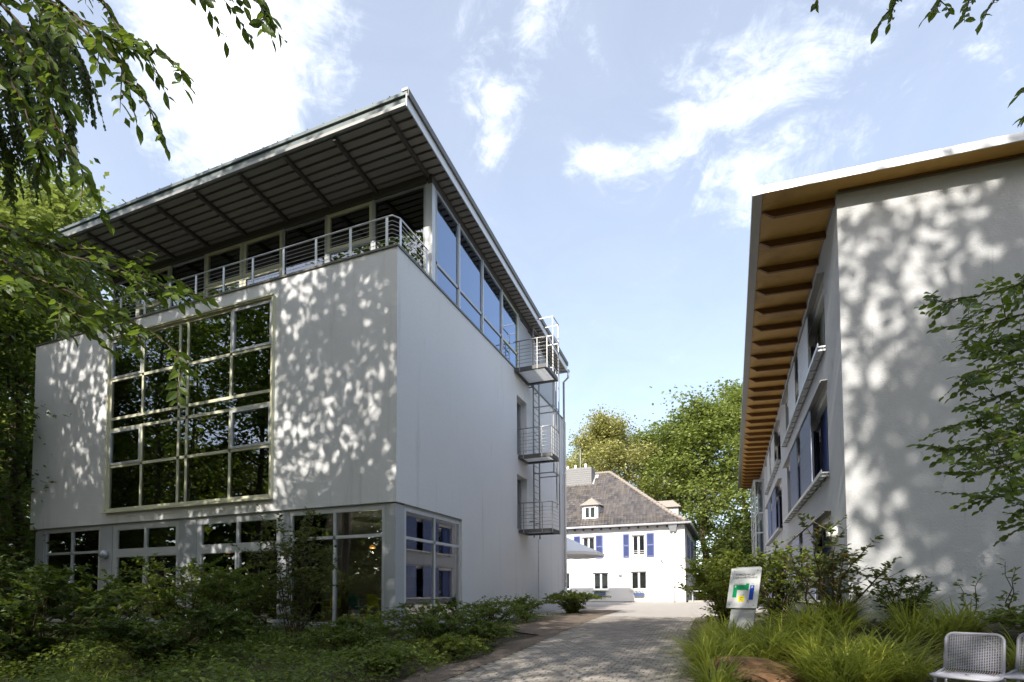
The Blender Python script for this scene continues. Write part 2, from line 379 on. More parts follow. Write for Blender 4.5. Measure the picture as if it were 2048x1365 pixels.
def frame_rect(m, axis, c0, c1, u0, u1, v0, v1, w):
    pbox(m, axis, c0, c1, u0, u1, v0, v0+w); pbox(m, axis, c0, c1, u0, u1, v1-w, v1)
    pbox(m, axis, c0, c1, u0, u0+w, v0+w, v1-w); pbox(m, axis, c0, c1, u1-w, u1, v0+w, v1-w)
def window(parent, axis, c0, c1, u0, u1, v0, v1, cells, w, mat, gmat, sashes=(), smat=None, name='window', outer=None, label=None, glass_at=None):
    """frame mesh as a part, one pane child per cell, sash children"""
    m = MB(); ow = outer or w
    frame_rect(m, axis, c0, c1, u0, u1, v0, v1, ow); seen = set(); cm = (c0+c1)/2 if glass_at is None else glass_at
    lo, hi = min(c0, c1)+.004, max(c0, c1)-.004
    for (a, b, c, d) in cells:
        if a > u0+.01 and ('u', a, c, d) not in seen: seen.add(('u', a, c, d)); pbox(m, axis, lo, hi, a-w/2, a+w/2, max(c-w/2, v0+ow), min(d+w/2, v1-ow))
        if c > v0+.01 and ('v', c, a, b) not in seen: seen.add(('v', c, a, b)); pbox(m, axis, lo+.003, hi-.003, max(a, u0+ow), min(b, u1-ow), c-w/2, c+w/2)
    f = m.build(name, mat, parent, label=label)
    for i, (a, b, c, d) in enumerate(cells):
        ia = w*.45
        if i in sashes:
            s = MB(); sgn = -1
            frame_rect(s, axis, lo-.02, hi-.02, a+ia, b-ia, c+ia, d-ia, .07); s.build('sash', smat or mat, f); ia += .06
        g = MB(); pbox(g, axis, cm-.006, cm+.006, a+ia*.8, b-ia*.8, c+ia*.8, d-ia*.8); g.build('pane', gmat, f)
    return f
def sm(x): x = min(1, max(0, x)); return x*x*(3-2*x)
def ground_z(x, y):
    b = float(np.interp(y, [-200, 0, 10, 20, 28, 36, 400], [0, 0, .30, .72, .90, .97, .97]))
    if x > -.6:
        b += sm((x+.6)/2.5)*max(0, 1.02-b)*sm((y-7.0)/5.0)
    if x > 1.0: b += .11*sm((x-1.0)/.8)*sm((9-y)/2)*sm((y-3)/2)
    if x < -4.6: b += .10*sm((-x-4.6)/3)*sm((16-y)/6)
    return b

# fast leaves ------------------------------------------------------
T_DIAMOND = (np.array([(0, 0, 0), (.45, .30, .05), (1, 0, -.04), (.45, -.30, .05)], float), [[0, 1, 2, 3]])
T_FOLD = (np.array([(0, 0, 0), (.42, .27, .05), (1, 0, -.06), (.42, -.27, .05), (.5, 0, -.03)], float), [[0, 4, 2, 1], [0, 3, 2, 4]])
T_LEAF = (np.array([(0, 0, 0), (.16, .14, .02), (.42, .245, .05), (.72, .17, .03), (1, 0, -.10), (.72, -.17, .03), (.42, -.245, .05), (.16, -.14, .02), (.5, 0, -.02)], float),
          [[0, 8, 4, 3, 2, 1], [0, 7, 6, 5, 4, 8]])
def leaf_arrays(P, D, Nn, S, tmpl):
    D = D/np.linalg.norm(D, axis=1, keepdims=True); B = np.cross(Nn, D); bl = np.linalg.norm(B, axis=1, keepdims=True); bl[bl < 1e-6] = 1; B /= bl
    Nn = np.cross(D, B); t = tmpl[0]; S = np.asarray(S).reshape(-1, 1, 1)
    V = P[:, None, :] + S*(t[None, :, 0:1]*D[:, None, :] + t[None, :, 1:2]*B[:, None, :] + t[None, :, 2:3]*Nn[:, None, :])
    return V.reshape(-1, 3)
def leaf_object(name, mat, parent, P, D, Nn, S, tmpl=T_DIAMOND, kind=None, extra=None):
    P = np.asarray(P, float); n = len(P); V = leaf_arrays(P, np.asarray(D, float), np.asarray(Nn, float), S, tmpl)
    k = len(tmpl[0]); loops = []; starts = []; tot = []; s0 = 0
    base = np.arange(n)*k; arr = []
    li = np.concatenate([np.array(f) for f in tmpl[1]]); lens = np.array([len(f) for f in tmpl[1]])
    LI = (base[:, None]+li[None, :]).reshape(-1); LT = np.tile(lens, n); LS = np.concatenate([[0], np.cumsum(LT)[:-1]])
    org = np.array(WORIG.get(parent.name, (0, 0, 0))) if parent else np.zeros(3)
    me = bpy.data.meshes.new(name); me.vertices.add(len(V)); me.vertices.foreach_set('co', (V-org).ravel().astype(np.float32))
    me.loops.add(len(LI)); me.loops.foreach_set('vertex_index', LI.astype(np.int32)); me.polygons.add(len(LT))
    me.polygons.foreach_set('loop_start', LS.astype(np.int32)); me.polygons.foreach_set('loop_total', LT.astype(np.int32))
    me.materials.append(MATS[mat]); me.update(calc_edges=True); me.validate()
    o = bpy.data.objects.new(name, me); col.objects.link(o)
    if parent: o.parent = parent; WORIG[o.name] = tuple(org)
    if kind: o['kind'] = kind
    return o
def rand_dirs(rng, n, up=.7, droop=-.25):
    a = rng.uniform(0, 2*np.pi, n); D = np.stack([np.cos(a), np.sin(a), rng.normal(droop, .35, n)], 1)
    Nn = np.stack([rng.normal(0, .5, n), rng.normal(0, .5, n), rng.uniform(up*.6, 1.3, n)], 1)
    return D, Nn
# ================================================================== ground, path, courtyard
def sheet(name, xs, ys, dz, mat, parent=None, kind='structure', zf=ground_z):
    nx, ny = len(xs), len(ys)
    V = [(x, y, zf(x, y)+dz) for y in ys for x in xs]
    F = [[j*nx+i, j*nx+i+1, (j+1)*nx+i+1, (j+1)*nx+i] for j in range(ny-1) for i in range(nx-1)]
    m = MB(); m.V = V; m.F = F
    o = m.build(name, mat, parent, smooth=True, fix=False)
    if kind: o['kind'] = kind
    return o
def rng_list(segs):
    out = []
    for a, b, s in segs: out += list(np.arange(a, b-1e-6, s))
    return out+[segs[-1][1]]
sheet('ground', rng_list([(-600, -40, 70), (-40, -24, 4), (-24, 6, .4), (6, 30, 3), (30, 600, 95)]),
      rng_list([(-600, -20, 97), (-20, 0, 2), (0, 24, .4), (24, 44, 2), (44, 900, 90)]), 0, 'soil')
def path_left(y): return float(np.interp(y, [0, 7, 11, 16, 21], [-4.15, -4.2, -4.25, -4.45, -4.5]))
def path_right(y): return float(np.interp(y, [0, 8.9, 11, 13, 15, 18.7, 24], [-.35, -.52, -.66, -.90, -1.0, -1.1, -1.1]))
PATH_Y1 = 20.6
# bed of joint sand that carries the pavers
ys = rng_list([(-6, PATH_Y1, .5)]); m = MB()
for y in ys:
    for f in (0, .33, .66, 1):
        x = path_left(y)*(1-f)+path_right(y)*f; m.V.append((x, y, ground_z(x, y)+.004))
for j in range(len(ys)-1):
    for i in range(3): m.F.append([j*4+i, j*4+i+1, (j+1)*4+i+1, (j+1)*4+i])
path = m.build('path', 'joint_sand', smooth=True, fix=False); path['kind'] = 'structure'; path['label'] = 'grey brown paved path rising between the two pale buildings'
WORIG['path'] = (0, 0, 0)
# pavers: bone-shaped concrete blocks, the nearest 300 one by one
PW, PH, PT = .2, .165, .018
def paver_outline(g=.003):
    w, h = PW/2-g, PH/2-g; n = .018
    return [(-w, -h+n), (-w+n, -h), (-n*1.2, -h+n*.7), (n*1.2, -h+n*.7), (w-n, -h), (w, -h+n), (w-n*.7, 0), (w, h-n), (w-n, h), (n*1.2, h-n*.7), (-n*1.2, h-n*.7), (-w+n, h), (-w, h-n), (-w+n*.7, 0)]
OUT = paver_outline()
def paver_verts(cx, cy, slope, dz, tilt):
    n = len(OUT); V = []
    zc = ground_z(cx, cy)
    for k, (sc_, z) in enumerate(((1.0, -.02), (1.0, PT-.004), (.965, PT))):
        for (a, b) in OUT: V.append((cx+a*sc_, cy+b*sc_, zc+z+dz+b*slope+a*tilt))
    F = []
    for k in range(2):
        for i in range(n): F.append([k*n+i, k*n+(i+1) % n, (k+1)*n+(i+1) % n, (k+1)*n+i])
    F.append([2*n+i for i in range(n)])
    return V, F
rg = random.Random(5); places = []
y = 2.2; row = 0
while y < PATH_Y1:
    x0, x1 = path_left(y), path_right(y); x = x0+PW*.5+(PW*.5 if row % 2 else 0)
    while x < x1-.08:
        places.append((x, y)); x += PW
    y += PH; row += 1
def vis_key(p): return p[1] if p[1] > 7.55 else 100+p[1]
places.sort(key=vis_key)
proto = None; mj = MB()
for i, (x, y) in enumerate(places):
    s = (ground_z(x, y+.1)-ground_z(x, y-.1))/.2; dz = rg.uniform(-.004, .004); tl = rg.uniform(-.015, .015)
    if i < 300:
        if proto is None:
            V, F = paver_verts(0, 0, 0, 0, 0); m = MB(); z0 = ground_z(0, 0); m.V = [(a, b, c-z0) for a, b, c in V]; m.F = F
            proto = m.build('paver', 'paver_concrete', path); o = proto
        else: o = proto.copy(); col.objects.link(o); o.parent = path
        o.location = (x, y, ground_z(x, y)+dz); o.rotation_euler = (math.atan(s), -tl, rg.uniform(-.012, .012))
    else:
        V, F = paver_verts(x, y, s, dz, tl); mj.add(V, F)
mj.build('paver_field', 'paver_concrete', path, kind='stuff', fix=False)
# sunny courtyard behind the path
cy_ = sheet('courtyard', rng_list([(-7.6, 2.0, .8)]), rng_list([(PATH_Y1+.02, 39.9, 1.0)]), .008, 'courtyard_paving')
cy_['label'] = 'sunlit pale courtyard paving in front of the white house'
cy2 = sheet('courtyard_side', rng_list([(-34, -7.62, 3)]), rng_list([(27.2, 39.9, 1.5)]), .008, 'courtyard_paving')
# strip of bark mulch between the shrubs and the path
ys = rng_list([(2, 25.0, .5)]); m = MB()
for j, y in enumerate(ys):
    w = .55+.2*math.sin(y*1.7)+(1.3 if y > 14 else 0)*sm((y-13)/3)
    for f in (1, .5, 0):
        x = path_left(y)-.015-w*f; m.V.append((x, y, ground_z(x, y)+.012+.02*f))
for j in range(len(ys)-1):
    for i in range(2): m.F.append([j*3+i, j*3+i+1, (j+1)*3+i+1, (j+1)*3+i])
mu = m.build('mulch_strip', 'bark_mulch', smooth=True, fix=False); mu['kind'] = 'structure'; mu['label'] = 'strip of brown bark mulch along the edge of the path'
# ================================================================== left building
LX, LY, LXL, LYB = -7.688, 11.57, -22.82, 26.75
ZB, ZT = 3.935, 10.50
LB = thing('modern_building', 'white stuccoed block with glazed top floor under an overhanging grey metal roof', 'building', (-15, 14, .4))
BW = (-18.72, -11.70, 4.28, 10.03)
wall_grid('Y', LY, LY+.35, LXL, LX, ZB, ZT, [BW]).build('wall', 'stucco_left', LB, label='dappled front wall')
DOORS = [(20.02, 21.15, 4.16, 6.36), (20.02, 21.15, 7.14, 9.55)]
wall_grid('X', LX-.35, LX, LY+.35, LYB, .1, ZT, [(LY, 15.22, .0, ZB)] + DOORS).build('wall', 'stucco_left', LB, label='shaded side wall')
wall_grid('X', LXL, LXL+.35, LY+.35, LYB, .1, ZT, [(LY, 15.0, .0, ZB)]).build('wall', 'stucco_left', LB)
wall_grid('Y', LYB, LYB+.35, LXL, LX, .1, ZT, []).build('wall', 'stucco_left', LB)
m = MB(); m.box(LXL-.03, LX+.035, LY-.035, LY+.30, ZT, ZT+.055); m.box(LX-.30, LX+.035, LY+.302, LYB, ZT, ZT+.055); m.box(LXL-.03, LXL+.3, LY+.302, LYB, ZT, ZT+.055)
m.build('coping', 'coping_metal', LB)
m = MB(); m.box(LXL+.22, LX-.05, LY+.10, LY+.3, -.1, .70); m.box(LX-.25, LX-.05, LY+.302, 15.2, -.1, .70); m.build('plinth', 'plinth_concrete', LB)
# slabs and rooms
for z0, z1, mm in ((.70, .80, 'interior_floor'), (3.94, 4.14, 'interior_ceiling'), (7.0, 7.12, 'interior_ceiling'), (10.25, 10.44, 'interior_ceiling')):
    bx('floor_slab', mm, LB, LXL+.36, LX-.36, LY+.36, LYB-.01, z0, z1)
for z0, z1 in ((.81, 3.93), (4.15, 6.99), (7.13, 10.24), (10.45, 12.8)):
    bx('partition', 'interior_wall', LB, LXL+.36, LX-.36, 19.0, 19.12, z0, z1)
for X in (-15.3,):
    for z0, z1 in ((4.15, 6.99), (7.13, 10.24)): bx('partition', 'interior_wall', LB, X-.08, X+.08, LY+1.2, 18.99, z0, z1)
# ground floor: grey cladding posts, sill, windows
YG = LY+.07
def gfpost(x0, x1): bx('post', 'grey_panel', LB, x0, x1, YG-.02, YG+.25, .79, 3.86)
m = MB(); m.box(-8.06, LX-.05, YG-.02, YG+.2, .79, 3.90); m.box(LX-.22, LX-.05, YG+.202, 12.03, .79, 3.90); m.build('corner_post', 'grey_panel', LB)
gfpost(-11.47, -11.17); gfpost(-15.45, -14.71); gfpost(-19.1, -18.5); gfpost(-22.58, -22.1)
m = MB(); m.box(-22.58, -8.061, YG+.03, YG+.25, 3.861, 3.934); m.box(LX-.24, LX-.08, 12.031, 15.2, 3.861, 3.934); m.build('head_trim', 'frame_grey', LB)
m = MB(); m.box(-22.6, LX+.02, LY-.05, YG+.1, .725, .785); m.box(LX-.2, LX+.02, YG+.102, 15.25, .725, .785); m.build('sill', 'steel', LB)
def cells2(us, vs): return [(us[i], us[i+1], vs[j], vs[j+1]) for j in range(len(vs)-1) for i in range(len(us)-1)]
window(LB, 'Y', YG, YG+.09, -11.165, -8.065, .79, 3.86, cells2([-11.165, -9.65, -8.065], [.79, 3.12, 3.86]), .08, 'frame_lightgrey', 'glass', outer=.09)
window(LB, 'X', LX-.15, LX-.06, 12.035, 15.2, .79, 3.86, cells2([12.035, 13.62, 15.2], [.79, 3.08, 3.86]), .075, 'frame_lightgrey', 'glass', outer=.09)
window(LB, 'Y', YG, YG+.09, -22.09, -19.11, .79, 3.86, cells2([-22.09, -20.6, -19.11], [.79, 3.05, 3.86]), .08, 'frame_lightgrey', 'glass', outer=.09)
for (a, b) in ((-18.49, -15.46), (-14.70, -11.48)):
    mid = (a+b)/2
    window(LB, 'Y', YG, YG+.09, a, b, 2.95, 3.86, [(a+.12, mid, 3.02, 3.78), (mid, b-.12, 3.02, 3.78)], .10, 'frame_lightgrey', 'glass', outer=.15, name='top_light')
    d = window(LB, 'Y', YG, YG+.09, a, b, .79, 2.949, [(a+.1, mid, .85, 2.88), (mid, b-.1, .85, 2.88)], .16, 'frame_lightgrey', 'glass', outer=.11, name='terrace_door')
    MB().tube([(mid-.05, YG-.03, 1.75), (mid-.05, YG-.06, 1.75), (mid-.17, YG-.06, 1.75)], .012, 6).build('handle', 'steel', d)
for x in (-9.45, -11.0, -20.4): bx('inner_post', 'timber_frame', LB, x-.06, x+.06, YG+.12, YG+.26, .81, 3.92)
m = MB(); m.lathe((-18.78, YG-.02, 2.95), [(0, .13), (-.05, .14), (-.13, .13), (-.19, .08), (-.2, .02)], 16, 'Y'); wl = m.build('wall_lamp', 'galvanised', LB, smooth=True)
# big framed window
u = [-18.72, -17.11, -15.47, -15.12, -13.34, -11.70]; v = [4.28, 5.78, 6.98, 7.34, 8.62, 10.03]
cl = []
for j in (0, 1, 3, 4):
    for i in range(5): cl.append((u[i], u[i+1], v[j], v[j+1]))
cl += [(u[0], u[2], v[2], v[3]), (u[2], u[3], v[2], v[3]), (u[3], u[5], v[2], v[3])]
idx = {(c[0], c[2]): k for k, c in enumerate(cl)}
window(LB, 'Y', LY-.035, LY+.05, u[0]+.06, u[5]-.06, v[0]+.06, v[5]-.06, [(max(a, u[0]+.06), min(b, u[5]-.06), max(c, v[0]+.06), min(d, v[5]-.06)) for a, b, c, d in cl], .085, 'frame_cream', 'glass', sashes={idx[(u[0], v[4])], idx[(u[4], v[4])], idx[(u[0], v[1])], idx[(u[4], v[1])]},
       smat='frame_lightgrey', outer=.075, label='large gridded window in a pale yellow frame', glass_at=LY-.005)
m = MB(); frame_rect(m, 'Y', LY-.10, LY+.10, u[0], u[5], v[0], v[5], .058); m.build('window_surround', 'frame_cream', LB)
bx('window_sill', 'frame_cream', LB, u[0]-.04, u[5]+.04, LY-.14, LY-.092, v[0]-.03, v[0]+.03); bx('window_flashing', 'frame_cream', LB, u[0]-.03, u[5]+.03, LY-.13, LY-.092, v[5]-.02, v[5]+.03)
# roof
RS = -.0789; Yf, Yb, Xa, Xb = 11.32, 25.98, -21.85, -7.24
zb = lambda y: 13.88+RS*(y-Yf)
def rhexa(m, x0, x1, y0, y1, a, b):   # slab following the roof pitch, a..b above the soffit line
    return m.hexa([(x0, y0, zb(y0)+a), (x1, y0, zb(y0)+a), (x1, y1, zb(y1)+a), (x0, y1, zb(y1)+a), (x0, y0, zb(y0)+b), (x1, y0, zb(y0)+b), (x1, y1, zb(y1)+b), (x0, y1, zb(y1)+b)])
m = MB(); rhexa(m, Xa, Xb, Yf, Yb, .30, .385); roof = m.build('roof', 'roof_edge_zinc', LB)
m = MB(); rhexa(m, Xa+.08, Xb-.06, Yf+.09, Yb-.05, .10, .298); m.build('roof_core', 'beam_dark', roof)
m = MB(); rhexa(m, Xa+.01, Xb-.05, Yf+.05, Yf+.085, .0, .299); m.build('front_fascia', 'roof_edge_zinc', roof)
m = MB(); rhexa(m, Xa, Xb-.045, Yf-.02, Yf+.049, -.005, .075); m.build('bottom_flange', 'fascia_steel', roof)
m = MB(); rhexa(m, Xb-.055, Xb-.025, Yf+.0, Yb, -.02, .299); m.build('side_fascia', 'zinc_pale', roof)
m = MB(); rhexa(m, Xb-.024, Xb+.03, Yf, Yb, .24, .30); rhexa(m, Xb-.02, Xb+.03, Yf, Yb, .302, .42); m.build('roof_edge', 'coping_metal', roof)
m = MB(); m.box(Xb-.16, Xb-.001, Yf-.02, Yf+.06, 14.27, 14.33); m.build('corner_cap', 'white_paint', roof)
m = MB()
for k in range(27):
    x = Xb-.55-k*.53; rhexa(m, x-.012, x+.012, Yf+.005, Yb, .386, .43)
m.build('standing_seams', 'roof_edge_zinc', roof)
y = Yf+.10; k = 0
while y < Yb-.3:
    m = MB(); rhexa(m, Xa+.09, Xb-.058, y+.035, y+.25-.035, .015, .095); m.build('soffit_panel', 'soffit_grey', roof); y += .25; k += 1
for x in (-7.85, -9.59, -11.28, -13.0, -14.81, -16.5, -18.2, -19.9, -21.6):
    m = MB(); rhexa(m, x-.045, x+.045, Yf+.09, 13.6, -.10, .028); m.build('roof_beam', 'beam_dark', roof)
for x in (-8.7, -10.4, -12.1, -13.9, -15.65, -17.3, -19.0):
    m = MB(); m.lathe((x, 12.48, zb(12.48)+.03), [(0, .055), (-.02, .06), (-.03, .04), (-.015, .025)], 14); m.build('downlight', 'rail_steel', roof, smooth=True)
m = MB(); rhexa(m, LX-.16, LX-.02, 13.36, Yb-.2, -.24, .028); m.build('eaves_beam', 'beam_dark', roof)
m = MB(); m.hexa([(Xa+.2, 13.30, 13.52), (LX-.2, 13.30, 13.52), (LX-.2, 13.5, 13.50), (Xa+.2, 13.5, 13.50), (Xa+.2, 13.30, 13.72), (LX-.2, 13.30, 13.72), (LX-.2, 13.5, 13.71), (Xa+.2, 13.5, 13.71)]); m.build('eaves_beam', 'beam_dark', roof)
m = MB(); m.tube([(Xa, Yb+.07, zb(Yb)+.02), (Xb+.06, Yb+.07, zb(Yb)+.02)], .075, 10); m.build('gutter', 'zinc', roof, smooth=True)
XD, YD = LX+.12, 26.35
m = MB(); m.tube([(Xb, Yb+.06, zb(Yb)-.02), (Xb, Yb+.06, zb(Yb)-.32), (XD, YD, zb(Yb)-.40), (XD, YD, .8)], .055, 12)
for z in (2.2, 5.0, 7.6, 10.2): m.tube([(XD, YD, z), (XD, YD, z+.05)], .064, 12)
m.build('downpipe', 'zinc_pale', LB, smooth=True)
m = MB(); m.tube([(XD, YD, .5), (XD, YD, 1.95)], .062, 10); m.build('standpipe', 'galvanised', LB, smooth=True)
m = MB(); m.tube([(LX+.012, 22.55, .6), (LX+.012, 22.55, 4.0)], .010, 6)
for z in (1.7, 2.6, 3.4): m.box(LX+.001, LX+.03, 22.52, 22.58, z, z+.05)
m.build('lightning_cable', 'galvanised', LB)
# top floor glazing
post_x = [-7.88, -9.75, -11.5, -13.26, -15.0, -16.75, -18.5, -20.25, -21.6]
m = MB(); m.box(-7.95, LX-.03, 13.38, 13.52, 10.45, 13.55); m.box(-7.80, LX-.03, 13.521, 13.58, 10.45, 13.52); m.build('corner_post', 'frame_lightgrey', LB)
cream = {1: 'top', 3: 'door', 4: 'door', 6: 'door'}
for i in range(len(post_x)-1):
    b, a = post_x[i]-(.08 if i == 0 else .035), post_x[i+1]+.035
    if i+1 < len(post_x): bx('glazing_post', 'frame_grey', LB, post_x[i+1]-.034, post_x[i+1]+.034, 13.36, 13.48, 10.45, 13.53)
    if i in cream:
        window(LB, 'Y', 13.36, 13.45, a, b, 12.30, 13.50, [(a+.06, b-.06, 12.36, 13.44)], .09, 'frame_cream', 'glass', outer=.10, name='window')
        window(LB, 'Y', 13.37, 13.45, a, b, 10.45, 12.299, [(a+.06, b-.06, 10.55, 12.23)], .09, 'frame_cream' if cream[i] == 'door' else 'frame_grey', 'glass', outer=.11 if cream[i] == 'door' else .05, name='terrace_door' if cream[i] == 'door' else 'window')
    else:
        window(LB, 'Y', 13.38, 13.45, a, b, 10.45, 13.50, [(a+.02, b-.02, 10.5, 13.45)], .05, 'frame_grey', 'glass', outer=.045, name='window')
hy = lambda y: 13.47-.0789*(y-13.43)
ms = [13.585, 15.07, 16.85, 18.60, 20.26]
for i in range(4):
    a, b = ms[i]+.03, ms[i+1]-.03; x0, x1 = LX-.11, LX-.03; m = MB()
    def q(y0, y1, z0a, z0b, z1a, z1b): m.hexa([(x0, y0, z0a), (x1, y0, z0a), (x1, y1, z0b), (x0, y1, z0b), (x0, y0, z1a), (x1, y0, z1a), (x1, y1, z1b), (x0, y1, z1b)])
    cr = (i == 3)
    q(a, b, hy(a)-.07, hy(b)-.07, hy(a), hy(b)); q(a, b, 10.56, 10.56, 10.62, 10.62); q(a, b, 11.21, 11.21, 11.29, 11.29)
    q(a, a+.05, 10.621, 10.621, hy(a)-.071, hy(a)-.074); q(b-.05, b, 10.621, 10.621, hy(b)-.068, hy(b)-.071)
    f = m.build('window', 'frame_cream' if cr else 'frame_grey', LB)
    g = MB(); xg = LX-.07
    g.hexa([(xg-.006, a+.04, 11.28), (xg+.006, a+.04, 11.28), (xg+.006, b-.04, 11.28), (xg-.006, b-.04, 11.28), (xg-.006, a+.04, hy(a)-.06), (xg+.006, a+.04, hy(a)-.06), (xg+.006, b-.04, hy(b)-.06), (xg-.006, b-.04, hy(b)-.06)])
    g.build('pane', 'glass_sky', f); bx('pane', 'glass_sky', f, xg-.006, xg+.006, a+.04, b-.04, 10.61, 11.22)
    bx('mullion', 'frame_lightgrey', LB, LX-.13, LX-.005, ms[i+1]-.03, ms[i+1]+.03, 10.56, hy(ms[i+1]))
m = MB()
z = 10.60
while z < 13.05:
    y1 = 25.7
    if hy(y1) < z+.06: y1 = 13.43+(13.47-z-.06)/.0789
    if y1 > 20.5: m.box(LX-.09, LX-.04, 20.30, y1, z, z+.045)
    z += .075
for yy in (20.32, 22.1, 23.9, 25.68): m.box(LX-.14, LX-.091, yy-.03, yy+.03, 10.56, hy(yy))
m.build('louvre_screen', 'frame_lightgrey', LB)
bx('dark_void_sheet', 'dark_metal', LB, LX-.35, LX-.30, 20.30, 25.7, 10.56, 12.4)  # dark sheet standing in for the shade of the void behind the slats
# curtain behind the corner panes of the top floor
m = MB(); n = 60
for k in range(n+1):
    xx = -7.98-1.0*k/n; yy = 13.85+.05*math.sin(k*1.25)
    m.V += [(xx, yy, 10.5), (xx, yy, 13.35)]
for k in range(n): m.F.append([2*k, 2*k+2, 2*k+3, 2*k+1])
tag(m.build('curtain', 'curtain_teal', fix=False, smooth=True), 'teal striped curtain behind the corner glazing of the top floor', 'curtain')
# escape doors in the side wall
for (a, b, z0, z1) in DOORS:
    window(LB, 'X', LX-.30, LX-.22, a+.004, b-.004, z0+.01, z1-.004, [(a+.05, b-.05, z0+.06, z1-.05)], .07, 'frame_lightgrey', 'glass', name='escape_door')

# ---- terrace railing
RL = thing('terrace_railing', 'steel railing with thin horizontal bars round the top floor terrace', 'railing', (-14, LY+.12, 10.555))
px = [-8.094-1.155*k for k in range(13)]
yr = LY+.12; xr = LX-.12
for x in px: bx('post', 'steel', RL, x-.035, x+.035, yr-.012, yr+.012, 10.555, 11.43)
for y in (11.89, 13.22): bx('post', 'steel', RL, xr-.012, xr+.012, y-.035, y+.035, 10.555, 11.43)
for k, z in enumerate((10.65, 10.76, 10.87, 10.98, 11.09, 11.20, 11.31)):
    MB().tube([(px[-1], yr, z), (px[0]+.02, yr, z), (-7.93, yr, z), (xr, 11.86, z), (xr, 13.3, z)], .0065, 5).build('rail', 'steel', RL, smooth=True)
MB().tube([(px[-1], yr, 11.45), (px[0]+.02, yr, 11.45), (-7.93, yr, 11.45), (xr, 11.86, 11.45), (xr, 13.3, 11.45)], .021, 8).build('handrail', 'steel', RL, smooth=True)

# ---- escape balconies
def escape_balcony(z, y0, y1, x1, label):
    t = thing('escape_balcony', label, 'balcony', (LX, (y0+y1)/2, z), 'steel escape balconies up the side wall')
    x0 = LX+.01; m = MB(); h = .14
    m.box(x0, x1, y0, y0+.05, z-h, z); m.box(x0, x1, y1-.05, y1, z-h, z); m.box(x0, x0+.05, y0+.051, y1-.051, z-h, z); m.box(x1-.05, x1, y0+.051, y1-.051, z-h, z)
    m.box(x0+.051, x1-.051, y0+.051, y0+.12, z-h, z-h+.015); m.box(x0+.051, x1-.051, y1-.12, y1-.051, z-h, z-h+.015); m.box(x0+.051, x0+.12, y0+.12, y1-.12, z-h, z-h+.015); m.box(x1-.12, x1-.051, y0+.12, y1-.12, z-h, z-h+.015)
    m.build('platform_frame', 'dark_metal', t)
    nx, ny = 2, 3
    for i in range(nx):
        for j in range(ny):
            xa = x0+.06+(x1-x0-.12)*i/nx; xb_ = x0+.06+(x1-x0-.12)*(i+1)/nx; ya = y0+.06+(y1-y0-.12)*j/ny; yb_ = y0+.06+(y1-y0-.12)*(j+1)/ny
            bx('deck_panel', 'translucent_board', t, xa+.004, xb_-.004, ya+.004, yb_-.004, z-.055, z-.03)
    posts = [(x0+.22, y0-.015), (x0+(x1-x0)*.72, y0-.015), (x1+.015, y0+.03), (x1+.015, y1-.05)]
    for (a, b) in posts: bx('post', 'rail_steel', t, a-.018, a+.018, b-.012, b+.012, z-.16, z+1.02)
    for k in range(6):
        zz_ = z+.14+k*.14
        MB().tube([(x0+.05, y0-.015, zz_), (x1-.04, y0-.015, zz_), (x1+.015, y0+.04, zz_), (x1+.015, y1-.03, zz_)], .0095, 5).build('rail', 'rail_steel', t, smooth=True)
    MB().tube([(x0+.02, y0-.015, z+1.04), (x1-.06, y0-.015, z+1.04), (x1+.015, y0+.05, z+1.04), (x1+.015, y1-.02, z+1.04)], .020, 8).build('handrail', 'rail_steel', t, smooth=True)
    return t
escape_balcony(4.15, 20.13, 21.2, -6.30, 'lowest of the three steel escape balconies on the shaded side wall')
escape_balcony(7.12, 20.13, 21.2, -6.30, 'middle one of the three steel escape balconies on the side wall')
escape_balcony(10.50, 19.75, 21.35, -6.35, 'topmost steel escape balcony, level with the glazed top floor')
# ---- caged ladder
LD = thing('escape_ladder', 'tall caged steel ladder fixed beside the escape balconies', 'ladder', (LX+.2, 21.85, 4.2))
xl = LX+.20
for y in (21.45, 22.20): bx('ladder_rail', 'rail_steel', LD, xl-.03, xl+.03, y-.012, y+.012, 3.95, 13.0)
z = 4.2
while z < 12.9:
    MB().tube([(xl, 21.45, z), (xl, 22.20, z)], .015, 6).build('rung', 'rail_steel', LD, smooth=True); z += .28
for z in (4.6, 7.4, 10.3): m = MB(); m.box(LX+.001, xl-.03, 21.44, 21.46, z, z+.05); m.box(LX+.001, xl-.03, 22.19, 22.21, z, z+.05); m.build('bracket', 'rail_steel', LD)
for (y, z0, z1) in ((21.42, 6.6, 13.2), (22.22, 4.4, 13.2), (21.82, 5.2, 11.0)): bx('cage_bar', 'rail_steel', LD, -6.62, -6.58, y-.025, y+.025, z0, z1)
for z in (6.6, 9.4, 11.0, 12.35, 13.16):
    m = MB(); m.box(xl, -6.58, 21.405, 21.43, z, z+.045); m.box(xl, -6.58, 22.215, 22.24, z, z+.045); m.box(-6.60, -6.575, 21.431, 22.214, z, z+.045); m.build('cage_hoop', 'rail_steel', LD)

